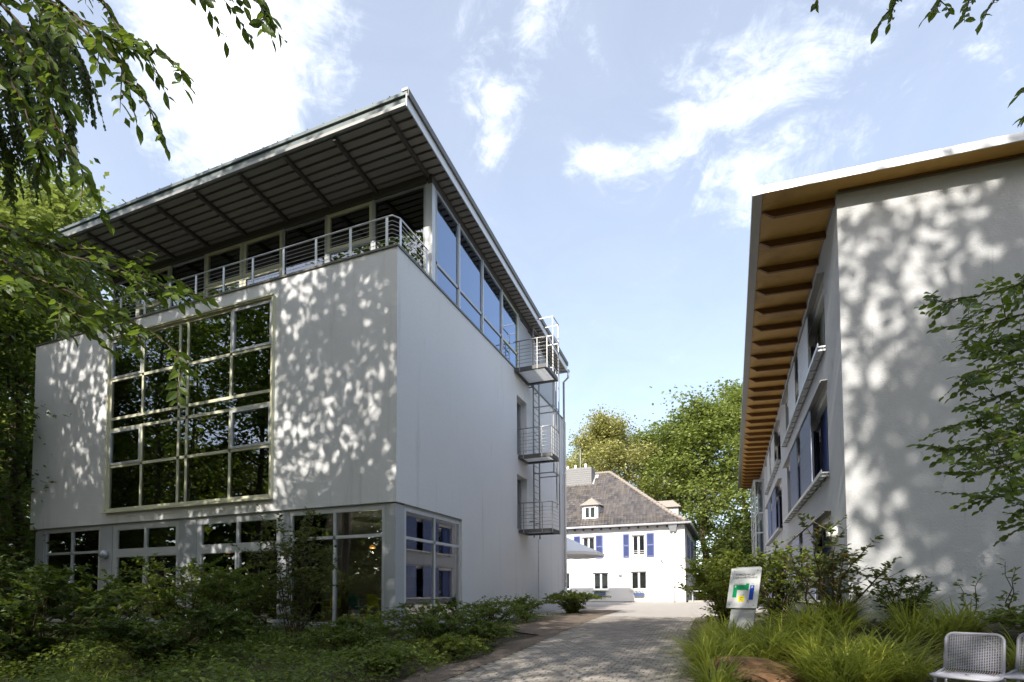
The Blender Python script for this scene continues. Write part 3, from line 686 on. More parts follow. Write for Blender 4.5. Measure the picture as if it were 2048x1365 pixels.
# ---- lit pendant lamps in the ground floor room
plain('lamp_orange', (.75, .32, .06), .5)
_t = MATS['lamp_orange'].node_tree; _b = _t.nodes['Principled BSDF']; _b.inputs['Emission Color'].default_value = (1, .45, .12, 1); _b.inputs['Emission Strength'].default_value = .3
for (x, y, w) in ((-10.3, 14.2, 'above the plastic chairs'), (-16.6, 14.4, 'behind the terrace door beside the wall lamp'), (-13.2, 14.6, 'behind the terrace door in the middle')):
    t = thing('pendant_lamp', 'glowing orange pendant lamp indoors, ' + w, 'lamp', (x, y, 2.9), 'pendant lamps in the ground floor room')
    MB().lathe((x, y, 3.05), [(0, .10), (.04, .095), (.08, .06), (.10, .02)], 16).build('shade', 'lamp_orange', t, smooth=True); MB().tube([(x, y, 3.14), (x, y, 3.93)], .006, 5).build('cord', 'dark_metal', t)
    ld = bpy.data.lights.new('lamp_light', 'POINT'); ld.energy = 12; ld.color = (1, .86, .66); ld.shadow_soft_size = .03; lo_ = bpy.data.objects.new('lamp_light', ld); col.objects.link(lo_); lo_.parent = t; lo_.location = (0, 0, .02)
# ================================================================== right building
RX, RY, RYE, RXE = 2.12, 12.0, 44.2, 16.0
rtop = lambda x: 9.40-.052*(x-RX)
RB = thing('guest_wing', 'white stuccoed wing with deep wooden eaves and sliding window screens', 'building', (7, 13, 1))
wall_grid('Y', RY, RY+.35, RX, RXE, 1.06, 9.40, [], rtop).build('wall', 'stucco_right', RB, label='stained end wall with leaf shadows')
UP, MID, LOW = (7.12, 8.70), (4.28, 6.28), (1.40, 3.38)
BANDS = [(13.72, 22.60), (24.9, 33.45)]
holes = [(a, b, z0, z1) for (a, b) in BANDS for (z0, z1) in (UP, MID, LOW)]
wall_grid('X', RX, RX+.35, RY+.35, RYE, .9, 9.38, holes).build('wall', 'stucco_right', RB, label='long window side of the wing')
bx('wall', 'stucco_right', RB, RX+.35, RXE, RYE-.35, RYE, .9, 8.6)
m = MB(); m.box(RX+.03, RXE, RY+.03, RY+.33, .3, 1.059); m.build('plinth', 'plinth_concrete', RB)
m = MB(); m.hexa([(RX-.02, RY-.02, 9.39), (RXE, RY-.02, rtop(RXE)-.01), (RXE, RY+.3, rtop(RXE)-.01), (RX-.02, RY+.3, 9.39), (RX-.02, RY-.02, 9.42), (RXE, RY-.02, rtop(RXE)+.02), (RXE, RY+.3, rtop(RXE)+.02), (RX-.02, RY+.3, 9.42)])
m.box(RX-.02, RX+.3, RY+.302, RYE, 9.385, 9.42); m.build('wall_trim', 'fascia_steel', RB)
for z in (1.0, 3.7, 6.6, 9.2): bx('floor_slab', 'interior_floor', RB, RX+.36, RX+5, RY+.36, RYE-.4, z, z+.15)
bx('partition', 'interior_wall', RB, RX+4.2, RX+4.35, RY+.36, RYE-.4, 1.16, 9.15)
# window bands with sliding screens
rgw = random.Random(3)
for bi, (a, b) in enumerate(BANDS):
    for fi, (z0, z1) in enumerate((UP, MID, LOW)):
        blue = fi > 0
        m = MB(); m.box(RX-.15, RX+.001, a-.12, b+.12, z1+.012, z1+.028); m.box(RX-.15, RX-.135, a-.12, b+.12, z1-.03, z1+.011); hood = m.build('window_hood', 'fascia_steel', RB)
        m = MB(); m.box(RX-.16, RX+.30, a-.02, b+.02, z0-.035, z0-.005); m.box(RX-.17, RX-.155, a-.1, b+.1, z0-.06, z0+.03); m.box(RX-.06, RX-.045, a-.1, b+.1, z0-.08, z0-.04)
        k = a
        while k < b: m.box(RX-.17, RX-.001, k, k+.02, z0-.11, z0-.07); k += .62
        m.build('window_sill', 'galvanised', RB)
        # frames set deep in the opening
        us = [a]; kinds = []
        seq = [1.25, .95, 1.25, .95, 1.25, .95, 1.25, .95]; tot = sum(seq); u_ = a
        for s_ in seq: u_ += s_*(b-a)/tot; us.append(u_)
        fm = 'blue_paint' if blue else 'olive_frame'
        for i in range(len(us)-1):
            if i % 2 == 0:
                zs = z0+.45 if blue else z0
                window(RB, 'X', RX+.22, RX+.29, us[i]+.01, us[i+1]-.01, z0, z1-.16, [(us[i]+.05, us[i+1]-.05, z0+.06, z1-.22)] if not blue else [(us[i]+.05, us[i+1]-.05, z0+.05, zs), (us[i]+.05, us[i+1]-.05, zs, z1-.22)], .07, 'timber_frame' if i == 0 else fm, 'glass', outer=.08)
                m = MB(); n = 26
                for q_ in range(n+1):
                    yy = us[i]+.1+.45*q_/n; m.V += [(RX+.48+.03*math.sin(q_*1.3), yy, z0), (RX+.48+.03*math.sin(q_*1.3+.3), yy, z1-.2)]
                for q_ in range(n): m.F.append([2*q_, 2*q_+2, 2*q_+3, 2*q_+1])
                if bi == 0 and fi < 2 and i < 4:
                    m.build('curtain', 'curtain_tan', RB, fix=False, smooth=True)
            else:
                bx('infill_panel', fm, RB, RX+.18, RX+.28, us[i]-.008, us[i+1]+.008, z0, z1-.16)
        bx('lintel', 'white_paint', RB, RX+.06, RX+.33, a+.003, b-.003, z1-.155, z1-.004)
        # sliding screens
        off = 0 if bi == 0 else (BANDS[1][0]-BANDS[0][0])-.15
        for (s0, s1) in ((15.5, 17.58), (18.4, 20.35)):
            zt = z1-.05; nn = 3; root = None
            for q_ in range(nn):
                za = z0+.03+(zt-z0-.03)*q_/nn; zb_ = z0+.03+(zt-z0-.03)*(q_+1)/nn
                if root is None:
                    root = bx('sliding_screen', 'galvanised', RB, RX-.105, RX-.095, s0+off, s1+off, z0+.02, zt)
                bx('screen_sheet', 'perforated_blue' if blue else 'perforated_white', root, RX-.118, RX-.1055, s0+off+.005, s1+off-.005, za+.003, zb_-.003)
            for yy in (s0+.3, s1-.3): bx('roller', 'steel', root, RX-.115, RX-.08, yy+off-.03, yy+off+.03, zt+.001, zt+.06)
# roof
rz = lambda x: 9.52-.050*(x-.62)         # underside of the roof sheet
ex = lambda y: .62+.20*(y-11.6)/(44.2-11.6)   # eaves line
YF, YB2 = 11.60, 44.4
def rslab(m, x0f, x1, y0, y1, a, b, x0b=None):
    p = []
    for (h) in (a, b):
        for (y, xx) in ((y0, x0f), (y0, x1), (y1, x1), (y1, x0f if x0b is None else x0b)): p.append((xx, y, rz(xx)+h))
    return m.hexa([p[0], p[1], p[2], p[3], p[4], p[5], p[6], p[7]])
m = MB(); rslab(m, ex(YF), RXE+.5, YF, YB2, .045, .13, ex(YB2)); rr = m.build('roof', 'zinc', RB)
m = MB(); rslab(m, ex(YF)+.17, RXE+.5, YF-.02, YF-.001, -.01, .14); m.build('verge_fascia', 'zinc_pale', rr)
m = MB(); rslab(m, ex(YF)-.005, ex(YF)+.165, YF-.025, YB2, -.02, .044, ex(YB2)-.005)
m.V = [v if v[0] < 1.0 else v for v in m.V]
p = [(ex(YF)-.02, YF-.025), (ex(YF)+.165, YF-.025), (ex(YB2)+.165, YB2), (ex(YB2)-.02, YB2)]
m = MB(); m.hexa([(x, y, rz(.62)-.03) for x, y in p]+[(x, y, rz(.62)+.15) for x, y in p]); m.build('eaves_fascia', 'fascia_steel', rr)
ysr = [12.2+1.055*k for k in range(31)]
edges = [YF+.002]+ysr+[YB2-.01]
for k in range(len(edges)-1):
    y0, y1 = edges[k], edges[k+1]
    m = MB(); p = [(ex(y0)+.172, y0), (RX+.1, y0), (RX+.1, y1), (ex(y1)+.172, y1)]
    if k == 0: p[1] = (RXE+.4, y0); p[2] = (RXE+.4, y1-.25); p[3] = (ex(y1)+.172, y1-.25); 
    m.hexa([(x, y+(.003 if j > 1 else 0)*-1, rz(x)) for j, (x, y) in enumerate(p)]+[(x, y, rz(x)+.04) for x, y in p]); m.build('soffit_board', 'ply_soffit', rr)
    if k == 0:
        m = MB(); p = [(ex(y1)+.172, y1-.248), (RX+.1, y1-.248), (RX+.1, y1-.003), (ex(y1)+.172, y1-.003)]
        m.hexa([(x, y, rz(x)) for x, y in p]+[(x, y, rz(x)+.04) for x, y in p]); m.build('soffit_board', 'ply_soffit', rr)
m = MB(); m.hexa([(RX+.02, RY-.06, rtop(RX)+.022), (RXE+.3, RY-.06, rtop(RXE)+.022), (RXE+.3, RY+.1, rtop(RXE)+.022), (RX+.02, RY+.1, rtop(RX)+.022), (RX+.02, RY-.06, rz(RX)-.002), (RXE+.3, RY-.06, rz(RXE)-.002), (RXE+.3, RY+.1, rz(RXE)-.002), (RX+.02, RY+.1, rz(RX)-.002)]); m.build('verge_beam', 'rafter_wood', rr)
for y in ysr:
    w = .035; x0 = ex(y)+.175; xe = RX+.05; h = .155; m = MB()
    A = [(x0, rz(x0)-.002), (x0+.22, rz(x0+.22)-h), (xe, rz(xe)-h), (xe, rz(xe)-.002)]
    m.add([(x, y-w, z) for x, z in A]+[(x, y+w, z) for x, z in A], [(0, 1, 2, 3), (7, 6, 5, 4), (0, 4, 5, 1), (1, 5, 6, 2), (2, 6, 7, 3), (3, 7, 4, 0)]); m.build('rafter', 'rafter_wood', rr)
# glazed bay at the far end
bay = MB(); x0, x1, y0, y1 = 1.55, RX-.002, 36.0, 41.0
for (x, y) in ((x0, y0), (x0, y1), (x0, y0+2.5)): bay.box(x, x+.09, y, y+.09, .95, 8.42)
bay.box(x1-.08, x1, y0, y0+.07, .95, 8.42)
for z in (.95, 2.0, 3.3, 3.75, 5.2, 6.4, 8.34):
    bay.box(x0+.091, x1-.081, y0+.01, y0+.07, z, z+.08); bay.box(x0+.01, x0+.07, y0+.091, y0+2.499, z, z+.08); bay.box(x0+.01, x0+.07, y0+2.591, y1-.001, z, z+.08)
bo = bay.build('glazed_bay', 'frame_lightgrey', RB)
for (za, zb_) in ((1.04, 2.0), (2.08, 3.3), (3.83, 5.2), (5.28, 6.4), (6.48, 8.34)):
    bx('pane', 'glass', bo, x0+.092, x1-.082, y0+.03, y0+.042, za, zb_); bx('pane', 'glass', bo, x0+.03, x0+.042, y0+.092, y0+2.498, za, zb_); bx('pane', 'glass', bo, x0+.03, x0+.042, y0+2.592, y1-.002, za, zb_)
bx('bay_roof', 'zinc', bo, x0-.03, x1, y0-.03, y1+.1, 8.421, 8.47)
m = MB(); m.lathe((RX-.001, 13.05, 2.85), [(0, .13), (-.05, .14), (-.12, .12), (-.17, .06), (-.175, .01)], 18, 'X'); lo = m.build('bulkhead_lamp', 'lamp_glass', RB, smooth=True)
m = MB()
for k in range(4): m.tube([(RX-.176+.012*abs(k-1.5), 13.05-.13+.0, 2.79+k*.04), (RX-.19, 13.05, 2.79+k*.04), (RX-.176+.012*abs(k-1.5), 13.05+.13, 2.79+k*.04)], .008, 5)
m.build('lamp_guard', 'white_paint', lo)
# ================================================================== white house
HY, HX, HXL, HYB, HZ0, HZ1 = 39.84, -2.77, -26.0, 52.8, .85, 6.42
WH = thing('white_house', 'white two storey house with dark hipped tile roof and blue shutters', 'house', (-9, 42, .95))
UPW = [(-6.44, -5.52, 4.32, 5.82), (-10.12, -9.18, 4.32, 5.82)]; GFW = [(-9.32, -8.18, 1.86, 3.16), (-6.56, -5.42, 1.86, 3.20), (-12.4, -11.1, 1.9, 3.16)]
wall_grid('Y', HY, HY+.4, HXL, HX, HZ0, HZ1, UPW+GFW).build('wall', 'stucco_house', WH)
SW = [(42.6, 43.6, 4.3, 5.8), (46.4, 47.4, 4.3, 5.8)]
wall_grid('X', HX-.4, HX, HY+.4, HYB, HZ0, HZ1, SW+[(43.2, 44.2, .95, 3.05)]).build('wall', 'stucco_house', WH, label='shaded gable side of the house')
bx('wall', 'stucco_house', WH, HXL, HX-.4, HYB-.4, HYB, HZ0, HZ1)
bx('foundation', 'plinth_concrete', WH, HXL, HX+.015, HY-.015, HYB, .6, 1.06)
bx('ceiling', 'interior_ceiling', WH, HXL+.4, HX-.41, HY+.41, HYB-.41, 3.6, 3.75); bx('partition', 'interior_wall', WH, HXL+.4, HX-.41, HY+2.5, HY+2.6, 1.0, 6.4)
def hwin(u0, u1, z0, z1, bars, blind):
    mid = (u0+u1)/2
    f = window(WH, 'Y', HY+.14, HY+.20, u0+.003, u1-.003, z0+.003, z1-.003, [(u0+.03, mid, z0+.05, z1-.05), (mid, u1-.03, z0+.05, z1-.05)], .14, 'white_paint', 'glass_house', outer=.07)
    bx('sill', 'white_paint', f, u0-.08, u1+.08, HY-.07, HY+.139, z0-.05, z0-.002)
    if bars:
        for k in range(3): MB().tube([(u0, HY+.04, z0+.1+k*.13), (u1, HY+.04, z0+.1+k*.13)], .016, 5).build('guard_bar', 'white_paint', f)
    if blind == 'v':
        n = 10
        for k in range(n):
            x = u0+.06+(u1-u0-.12)*k/n; o = MB().hexa([(x, HY+.32, z0), (x+.05, HY+.38, z0), (x+.055, HY+.38, z0), (x+.005, HY+.32, z0), (x, HY+.32, z1), (x+.05, HY+.38, z1), (x+.055, HY+.38, z1), (x+.005, HY+.32, z1)]).build('blind_strip', 'curtain_white', f)
    elif blind == 'c':
        bx('net_curtain', 'curtain_white', f, u0+.02, u1-.02, HY+.32, HY+.33, z0+.3, z1)
for i, w in enumerate(UPW): hwin(*w, True, 'v' if i else None)
for i, w in enumerate(GFW): hwin(*w, False, ('c', 'v', 'c')[i])
def shutter(axis, c, u0, u1, z0, z1):
    m = MB(); s = -1 if axis == 'Y' else 1; c0, c1 = sorted((c, c+s*.045)); frame_rect(m, axis, c0, c1, u0, u1, z0, z1, .07)
    pbox(m, axis, c0+.002, c1-.002, u0+.07, u1-.07, (z0+z1)/2-.035, (z0+z1)/2+.035); f = m.build('shutter', 'shutter_blue', WH)
    n = 13; zs = np.linspace(z0+.09, z1-.09, n*2+1)
    for k in range(n*2):
        za = zs[k]; b = MB()
        if abs(za+.03-(z0+z1)/2) < .06: continue
        if axis == 'Y': b.hexa([(u0+.07, c-.005, za), (u1-.07, c-.005, za), (u1-.07, c+.0, za+.008), (u0+.07, c, za+.008), (u0+.07, c-.04, za+.038), (u1-.07, c-.04, za+.038), (u1-.07, c-.035, za+.046), (u0+.07, c-.035, za+.046)])
        else: b.hexa([(c+.005, u0+.07, za), (c+.005, u1-.07, za), (c, u1-.07, za+.008), (c, u0+.07, za+.008), (c+.04, u0+.07, za+.038), (c+.04, u1-.07, za+.038), (c+.035, u1-.07, za+.046), (c+.035, u0+.07, za+.046)])
        b.build('slat', 'shutter_blue', f)
for u0, u1 in ((-7.07, -6.62), (-5.40, -4.86), (-9.08, -8.55), (-10.75, -10.24)): shutter('Y', HY-.01, u0, u1, 4.22, 5.92)
for (a, b, z0, z1) in SW:
    window(WH, 'X', HX-.2, HX-.14, a+.003, b-.003, z0, z1-.003, [(a+.04, (a+b)/2, z0+.05, z1-.05), ((a+b)/2, b-.04, z0+.05, z1-.05)], .1, 'white_paint', 'glass_house', outer=.07)
    shutter('X', HX+.01, a-.55, a-.05, z0-.08, z1+.08); shutter('X', HX+.01, b+.05, b+.55, z0-.08, z1+.08)
dr = bx('door', 'white_paint', WH, HX-.15, HX-.1, 43.203, 44.197, .97, 3.045); bx('door_pane', 'glass_house', dr, HX-.099, HX-.09, 43.4, 44.0, 1.8, 2.8)
# roof: bell-cast hip
E0 = .36; prof = [(0, 6.52), (.7, 6.92), (1.35, 7.36), (6.84, 11.95)]
def rzp(d): return float(np.interp(d, [p[0] for p in prof], [p[1] for p in prof]))
fx, fy = HX+E0, HY-E0; ridge_d = prof[-1][0]
m = MB()
for k in range(len(prof)-1):
    d0, z0 = prof[k]; d1, z1 = prof[k+1]
    m.add([(HXL-1, fy+d0, z0), (fx-d0, fy+d0, z0), (fx-d1, fy+d1, z1), (HXL-1, fy+d1, z1)], [(0, 1, 2, 3)])
    m.add([(fx-d0, fy+d0, z0), (fx-d0, fy+2*ridge_d-d0, z0), (fx-d1, fy+2*ridge_d-d1, z1), (fx-d1, fy+d1, z1)], [(0, 1, 2, 3)])
    m.add([(HXL-1, fy+2*ridge_d-d0, z0), (fx-d0, fy+2*ridge_d-d0, z0), (fx-d1, fy+2*ridge_d-d1, z1), (HXL-1, fy+2*ridge_d-d1, z1)], [(0, 1, 2, 3)])
hr = m.build('roof', 'slate_grey', WH)
m = MB(); m.add([(HXL-1, fy+.02, 6.50), (fx-.02, fy+.02, 6.50), (fx-.02, fy+2*ridge_d, 6.50), (fx-.35, fy+2*ridge_d, 6.43), (fx-.37, fy+.37, 6.43), (HXL-1, fy+.37, 6.43)], [(0, 1, 4, 5), (1, 2, 3, 4)]); m.build('eaves_board', 'dark_metal', hr)
# pantiles, one curved piece each (too fine to pick apart)
m = MB(); tw, tl_ = .235, .33; d = 0.0; rgt = random.Random(8)
def tile(org, ax, up, nrm, w):
    o = len(m.V); a = 5
    for k in range(a+1):
        t = k/a; hgt = .035*math.sin(t*math.pi*1.0)*(1 if t < .72 else .6)+.012
        for s_, e_ in ((0, .022), (tl_*1.06, 0)):
            q = org+ax*(w*t*1.04)+up*s_+nrm*(hgt+e_); m.V.append(tuple(q))
    for k in range(a): m.F.append([o+2*k, o+2*k+2, o+2*k+3, o+2*k+1])
dist = 0
slen = [0]
for k in range(len(prof)-1): slen.append(slen[-1]+math.dist(prof[k], prof[k+1]))
def at_s(s):
    for k in range(len(prof)-1):
        if s <= slen[k+1]+1e-9:
            f = (s-slen[k])/(slen[k+1]-slen[k]); d0, z0 = prof[k]; d1, z1 = prof[k+1]
            ln = math.dist(prof[k], prof[k+1]); return d0+(d1-d0)*f, z0+(z1-z0)*f, ((d1-d0)/ln, (z1-z0)/ln)
    return None
s = 0
while s < slen[-1]-.05:
    r = at_s(s)
    if r is None: break
    d, z, (ud, uz) = r; up = Vector((0, ud, uz)); nr = Vector((0, -uz, ud)); x = fx-d-tw*.6
    while x > -15.5:
        if not (-10.35 < x+.1 < -9.05 and 1.15 < d < 2.5) and not (x < -10.4 and d > 5.3):
            j = rgt.uniform(-.006, .006); tile(Vector((x, fy+d, z+j)), Vector((1, 0, 0)), up, nr, tw)
        x -= tw
    up2 = Vector((-ud, 0, uz)); nr2 = Vector((uz, 0, ud)); y = fy+d+.1
    while y < fy+2*ridge_d-d-.2:
        tile(Vector((fx-d, y, z)), Vector((0, 1, 0)), up2, nr2, tw); y += tw
    s += tl_
m.build('roof_tiles', 'roof_tile', hr, kind='stuff', fix=False)
def ridge_run(a, b, n):
    a, b = Vector(a), Vector(b); d = (b-a)/n
    for k in range(n):
        p0 = a+d*k; p1 = a+d*(k+1.06); m = MB(); m.tube([p0+Vector((0, 0, .03)), p1+Vector((0, 0, .0))], [.15, .125], 8); m.build('ridge_tile', 'roof_ridge_tile', hr, smooth=True)
ridge_run((fx-.3, fy+.3, 6.70), (fx-1.35, fy+1.35, 7.38), 4); ridge_run((fx-1.35, fy+1.35, 7.38), (fx-ridge_d, fy+ridge_d, 11.97), 24); ridge_run((fx-ridge_d, fy+ridge_d, 11.97), (-10.6, fy+ridge_d, 11.97), 7)
for x0 in np.arange(-14, -3.0, .67): bx('rafter_tail', 'dark_metal', WH, x0-.06, x0+.06, HY-.16, HY-.001, 6.30, 6.42)
MB().tube([(HXL-1, fy-.07, 6.50), (fx+.08, fy-.07, 6.50)], .075, 10).build('gutter', 'zinc_pale', hr, smooth=True)
MB().tube([(fx+.07, fy-.06, 6.50), (fx+.07, fy+2*ridge_d, 6.50)], .075, 10).build('gutter', 'zinc', hr, smooth=True)
m = MB(); m.hexa([(-3.75, HY-.20, 5.95), (-3.35, HY-.20, 5.95), (-3.35, HY-.002, 5.95), (-3.75, HY-.002, 5.95), (-3.85, HY-.38, 6.42), (-3.25, HY-.38, 6.42), (-3.25, HY-.002, 6.42), (-3.85, HY-.002, 6.42)]); m.build('rainwater_hopper', 'zinc', WH)
MB().tube([(-3.53, HY-.08, 5.98), (-3.53, HY-.08, 1.0)], .05, 10).build('downpipe', 'white_paint', WH, smooth=True)
MB().tube([(HX+.07, 52.0, 6.4), (HX+.07, 52.0, 1.0)], .05, 8).build('downpipe', 'zinc', WH, smooth=True)
# chimney stack clad in pale slates
ch = bx('chimney', 'chimney_slate', hr, -14.2, -10.55, 44.92, 47.6, 10.2, 12.3)
m = MB(); rgc = random.Random(2)
for r_ in range(11):
    z = 10.35+r_*.175; x = -14.2+(.14 if r_ % 2 else 0)
    while x < -10.62:
        x1 = min(x+.27, -10.56); m.hexa([(x, 44.885, z), (x1, 44.885, z), (x1, 44.905, z), (x, 44.905, z), (x, 44.905, z+.2), (x1, 44.905, z+.2), (x1, 44.915, z+.2), (x, 44.915, z+.2)]); x += .28
    y = 44.93
    while y < 47.4: m.hexa([(-10.53, y, z), (-10.515, y, z), (-10.515, y+.26, z), (-10.53, y+.26, z), (-10.548, y, z+.2), (-10.535, y, z+.2), (-10.535, y+.26, z+.2), (-10.548, y+.26, z+.2)]); y += .28
m.build('slate_cladding', 'chimney_slate', ch, kind='stuff', fix=False)
for x, h in ((-12.2, .5), (-11.3, .55), (-12.9, .45)): MB().tube([(x, 46, 12.3), (x, 46, 12.3+h)], .10, 10).build('chimney_pot', 'white_paint', ch, smooth=True)
MB().tube([(-11.9, 46.5, 12.3), (-11.9, 46.5, 14.4)], .02, 5).build('antenna_mast', 'galvanised', ch)
# dormers
dm = MB(); dm.box(-10.30, -9.10, 40.72, 42.1, 7.1, 8.34); dmo = dm.build('dormer', 'stucco_house', WH)
frame_rect(MB(), 'Y', 0, 0, 0, 1, 0, 1, .1)
window(dmo, 'Y', 40.66, 40.719, -10.18, -9.22, 7.28, 8.26, [(-10.1, -9.7, 7.34, 8.2), (-9.7, -9.3, 7.34, 8.2)], .13, 'white_paint', 'glass_house', outer=.1)
m = MB(); a = [(-10.48, 40.5, 8.33), (-8.92, 40.5, 8.33), (-8.92, 42.6, 8.5), (-10.48, 42.6, 8.5), (-9.7, 41.3, 9.02), (-9.7, 42.9, 9.10)]
m.add(a, [(0, 1, 4), (1, 2, 5, 4), (3, 0, 4, 5), (0, 3, 2, 1), (2, 3, 5)]); m.build('dormer_roof', 'roof_ridge_tile', dmo)
bx('dormer_cheek', 'slate_grey', dmo, -9.098, -9.07, 40.74, 42.3, 7.2, 8.33)
dm = bx('dormer', 'stucco_house', WH, -5.2, -3.45, 43.2, 44.6, 7.2, 8.2); m = MB(); m.add([(-5.6, 43.0, 8.2), (-3.2, 43.0, 8.2), (-3.2, 44.8, 8.2), (-5.6, 44.8, 8.2), (-3.9, 43.9, 8.85), (-5.9, 43.9, 8.85)], [(0, 1, 4, 5), (1, 2, 4), (2, 3, 5, 4), (0, 3, 2, 1)]); m.build('dormer_roof', 'roof_ridge_tile', dm)
bx('dormer_window', 'glass_house', dm, -3.449, -3.43, 43.4, 44.4, 7.4, 8.1)
# small fittings on the front wall
bx('camera_bracket', 'dark_metal', WH, -4.42, -4.36, HY-.2, HY-.001, 4.0, 4.06)
MB().tube([(-4.39, HY-.2, 4.03), (-4.30, HY-.32, 3.99)], .05, 8).build('wall_camera', 'white_paint', WH)
pl = bx('plaque', 'white_paint', WH, -10.36, -9.86, HY-.03, HY-.001, 2.62, 3.10)
for cx_, cz in ((-10.24, 2.86), (-9.98, 2.86), (-10.11, 2.74), (-10.11, 2.98)):
    m = MB(); m.add([(cx_-.09, HY-.034, cz), (cx_, HY-.034, cz-.09), (cx_+.09, HY-.034, cz), (cx_, HY-.034, cz+.09), (cx_-.09, HY-.031, cz), (cx_, HY-.031, cz-.09), (cx_+.09, HY-.031, cz), (cx_, HY-.031, cz+.09)], [(0, 1, 2, 3), (7, 6, 5, 4), (0, 4, 5, 1), (1, 5, 6, 2), (2, 6, 7, 3), (3, 7, 4, 0)]); m.build('plaque_lozenge', 'white_panel', pl)
m = MB(); m.lathe((-7.3, HY-.001, 2.98), [(0, .15), (-.03, .16), (-.1, .13), (-.16, .05)], 14, 'Y'); m.build('wall_lamp', 'galvanised', WH, smooth=True)
# flower boxes
def flower_box(x0, x1, z, lab, bl, seed, n):
    t = thing('flower_box', lab, 'planter', ((x0+x1)/2, HY-.16, z))
    m = MB(); m.hexa([(x0+.03, HY-.24, z), (x1-.03, HY-.24, z), (x1-.03, HY-.06, z), (x0+.03, HY-.06, z), (x0, HY-.28, z+.2), (x1, HY-.28, z+.2), (x1, HY-.05, z+.2), (x0, HY-.05, z+.2)]); m.build('box', bl, t)
    rng = np.random.default_rng(seed); P = np.stack([rng.uniform(x0, x1, n), HY-.16+rng.normal(0, .07, n), z+.2+np.abs(rng.normal(0, .07, n))], 1); D, Nn = rand_dirs(rng, n)
    leaf_object('foliage', 'leaf_shrub', t, P, D, Nn, rng.uniform(.05, .10, n)); bx('bracket', 'dark_metal', t, x0+.1, x0+.14, HY-.06, HY-.001, z-.04, z+.1)
flower_box(-9.2, -8.35, 1.48, 'flower box full of green leaves under the net curtained window', 'blue_panel', 1, 260)
flower_box(-6.32, -5.58, 1.45, 'blue grey flower box under the window with vertical blinds', 'blue_panel', 2, 70)
# parasol in the courtyard
PS = thing('parasol', 'big white parasol open in the courtyard before the house', 'parasol', (-8.55, 29.2, ground_z(-8.5, 29.2)))
c0 = (-8.55, 29.2); m = MB(); n = 8; rr_ = 2.35; zt = 4.88; ze = 3.80
V = [(c0[0], c0[1], zt)]
for ring, (f, dz) in enumerate(((.5, -.04), (1.0, 0))):
    for k in range(n*2):
        a_ = math.pi*2*k/(n*2)+math.pi/8; rad = rr_*f*(1 if k % 2 == 0 else .93)
        V.append((c0[0]+rad*math.cos(a_), c0[1]+rad*math.sin(a_), zt+(ze-zt)*f+dz+(0 if k % 2 == 0 else .03)))
V += [(x, y, z-.16) for (x, y, z) in V[1+n*2:]]
F = [[0, 1+k, 1+(k+1) % (2*n)] for k in range(2*n)]+[[1+k, 1+2*n+k, 1+2*n+(k+1) % (2*n), 1+(k+1) % (2*n)] for k in range(2*n)]+[[1+2*n+k, 1+4*n+k, 1+4*n+(k+1) % (2*n), 1+2*n+(k+1) % (2*n)] for k in range(2*n)]
m.V = V; m.F = F; m.build('canopy', 'white_canvas', PS, fix=False)
MB().tube([(c0[0], c0[1], ground_z(*c0)), (c0[0], c0[1], zt+.1)], .03, 8).build('pole', 'white_paint', PS, smooth=True)
for k in range(n):
    a_ = math.pi*2*k/n+math.pi/8; MB().tube([(c0[0], c0[1], zt-.06), (c0[0]+rr_*.97*math.cos(a_), c0[1]+rr_*.97*math.sin(a_), ze-.03)], .012, 4).build('rib', 'galvanised', PS)
MB().lathe((c0[0], c0[1], ground_z(*c0)), [(0, .35), (.06, .35), (.08, .1), (.3, .05)], 16).build('base', 'plinth_concrete', PS)
# handrail by the side door
HR = thing('handrail', 'low steel handrail at the corner of the white house', 'railing', (-1.9, 39.3, ground_z(-1.9, 39.3)))
gz_ = ground_z(-1.9, 39.3)
MB().tube([(-2.5, 39.5, gz_+.78), (-1.42, 39.5, gz_+.78)], .025, 6).build('rail', 'galvanised', HR)
for x in (-1.42, -2.3): bx('post', 'galvanised', HR, x-.04, x+.04, 39.47, 39.53, gz_, gz_+.76)
st = bx('kerb_step', 'plinth_concrete', None, -2.6, -1.3, 39.7, 40.6, gz_-.05, gz_+.14); tag(st, 'low concrete step behind the steel handrail by the house', 'step')
# ================================================================== furniture and signs
def cafe_chair(mat, loc, rot, label):
    t = thing('cafe_chair', label, 'chair', (0, 0, 0), 'plastic chairs behind the ground floor glazing')
    def rb(m, name):
        o = m.build(name, mat, t); return o
    m = MB(); m.hexa([(-.23, -.22, .435), (.23, -.22, .435), (.21, .2, .42), (-.21, .2, .42), (-.23, -.22, .465), (.23, -.22, .465), (.21, .2, .445), (-.21, .2, .445)]); rb(m, 'seat')
    m = MB(); m.hexa([(-.21, .19, .45), (.21, .19, .45), (.21, .21, .45), (-.21, .21, .45), (-.19, .29, .82), (.19, .29, .82), (.19, .315, .82), (-.19, .315, .82)])
    rb(m, 'backrest')
    for s in (-1, 1):
        rb(MB().tube([(s*.25, -.2, .44), (s*.26, -.18, .655), (s*.26, .05, .67), (s*.21, .27, .68)], [.02, .022, .022, .018], 6), 'arm')
        rb(MB().tube([(s*.22, -.2, .45), (s*.25, -.25, 0)], [.026, .017], 6), 'leg'); rb(MB().tube([(s*.2, .2, .45), (s*.23, .28, 0)], [.026, .017], 6), 'leg')
    t.location = loc; t.rotation_euler = (0, 0, rot); return t
FZ = .80
cafe_chair('yellow_plastic', (-10.55, 12.7, FZ), R_(-75), 'yellow plastic armchair beside the window mullion, seen from its side')
cafe_chair('teal_plastic', (-9.70, 12.7, FZ), R_(175), 'turquoise plastic armchair indoors with its back to the window')
cafe_chair('yellow_plastic', (-9.05, 12.8, FZ), R_(80), 'yellow plastic armchair indoors close to the corner post')
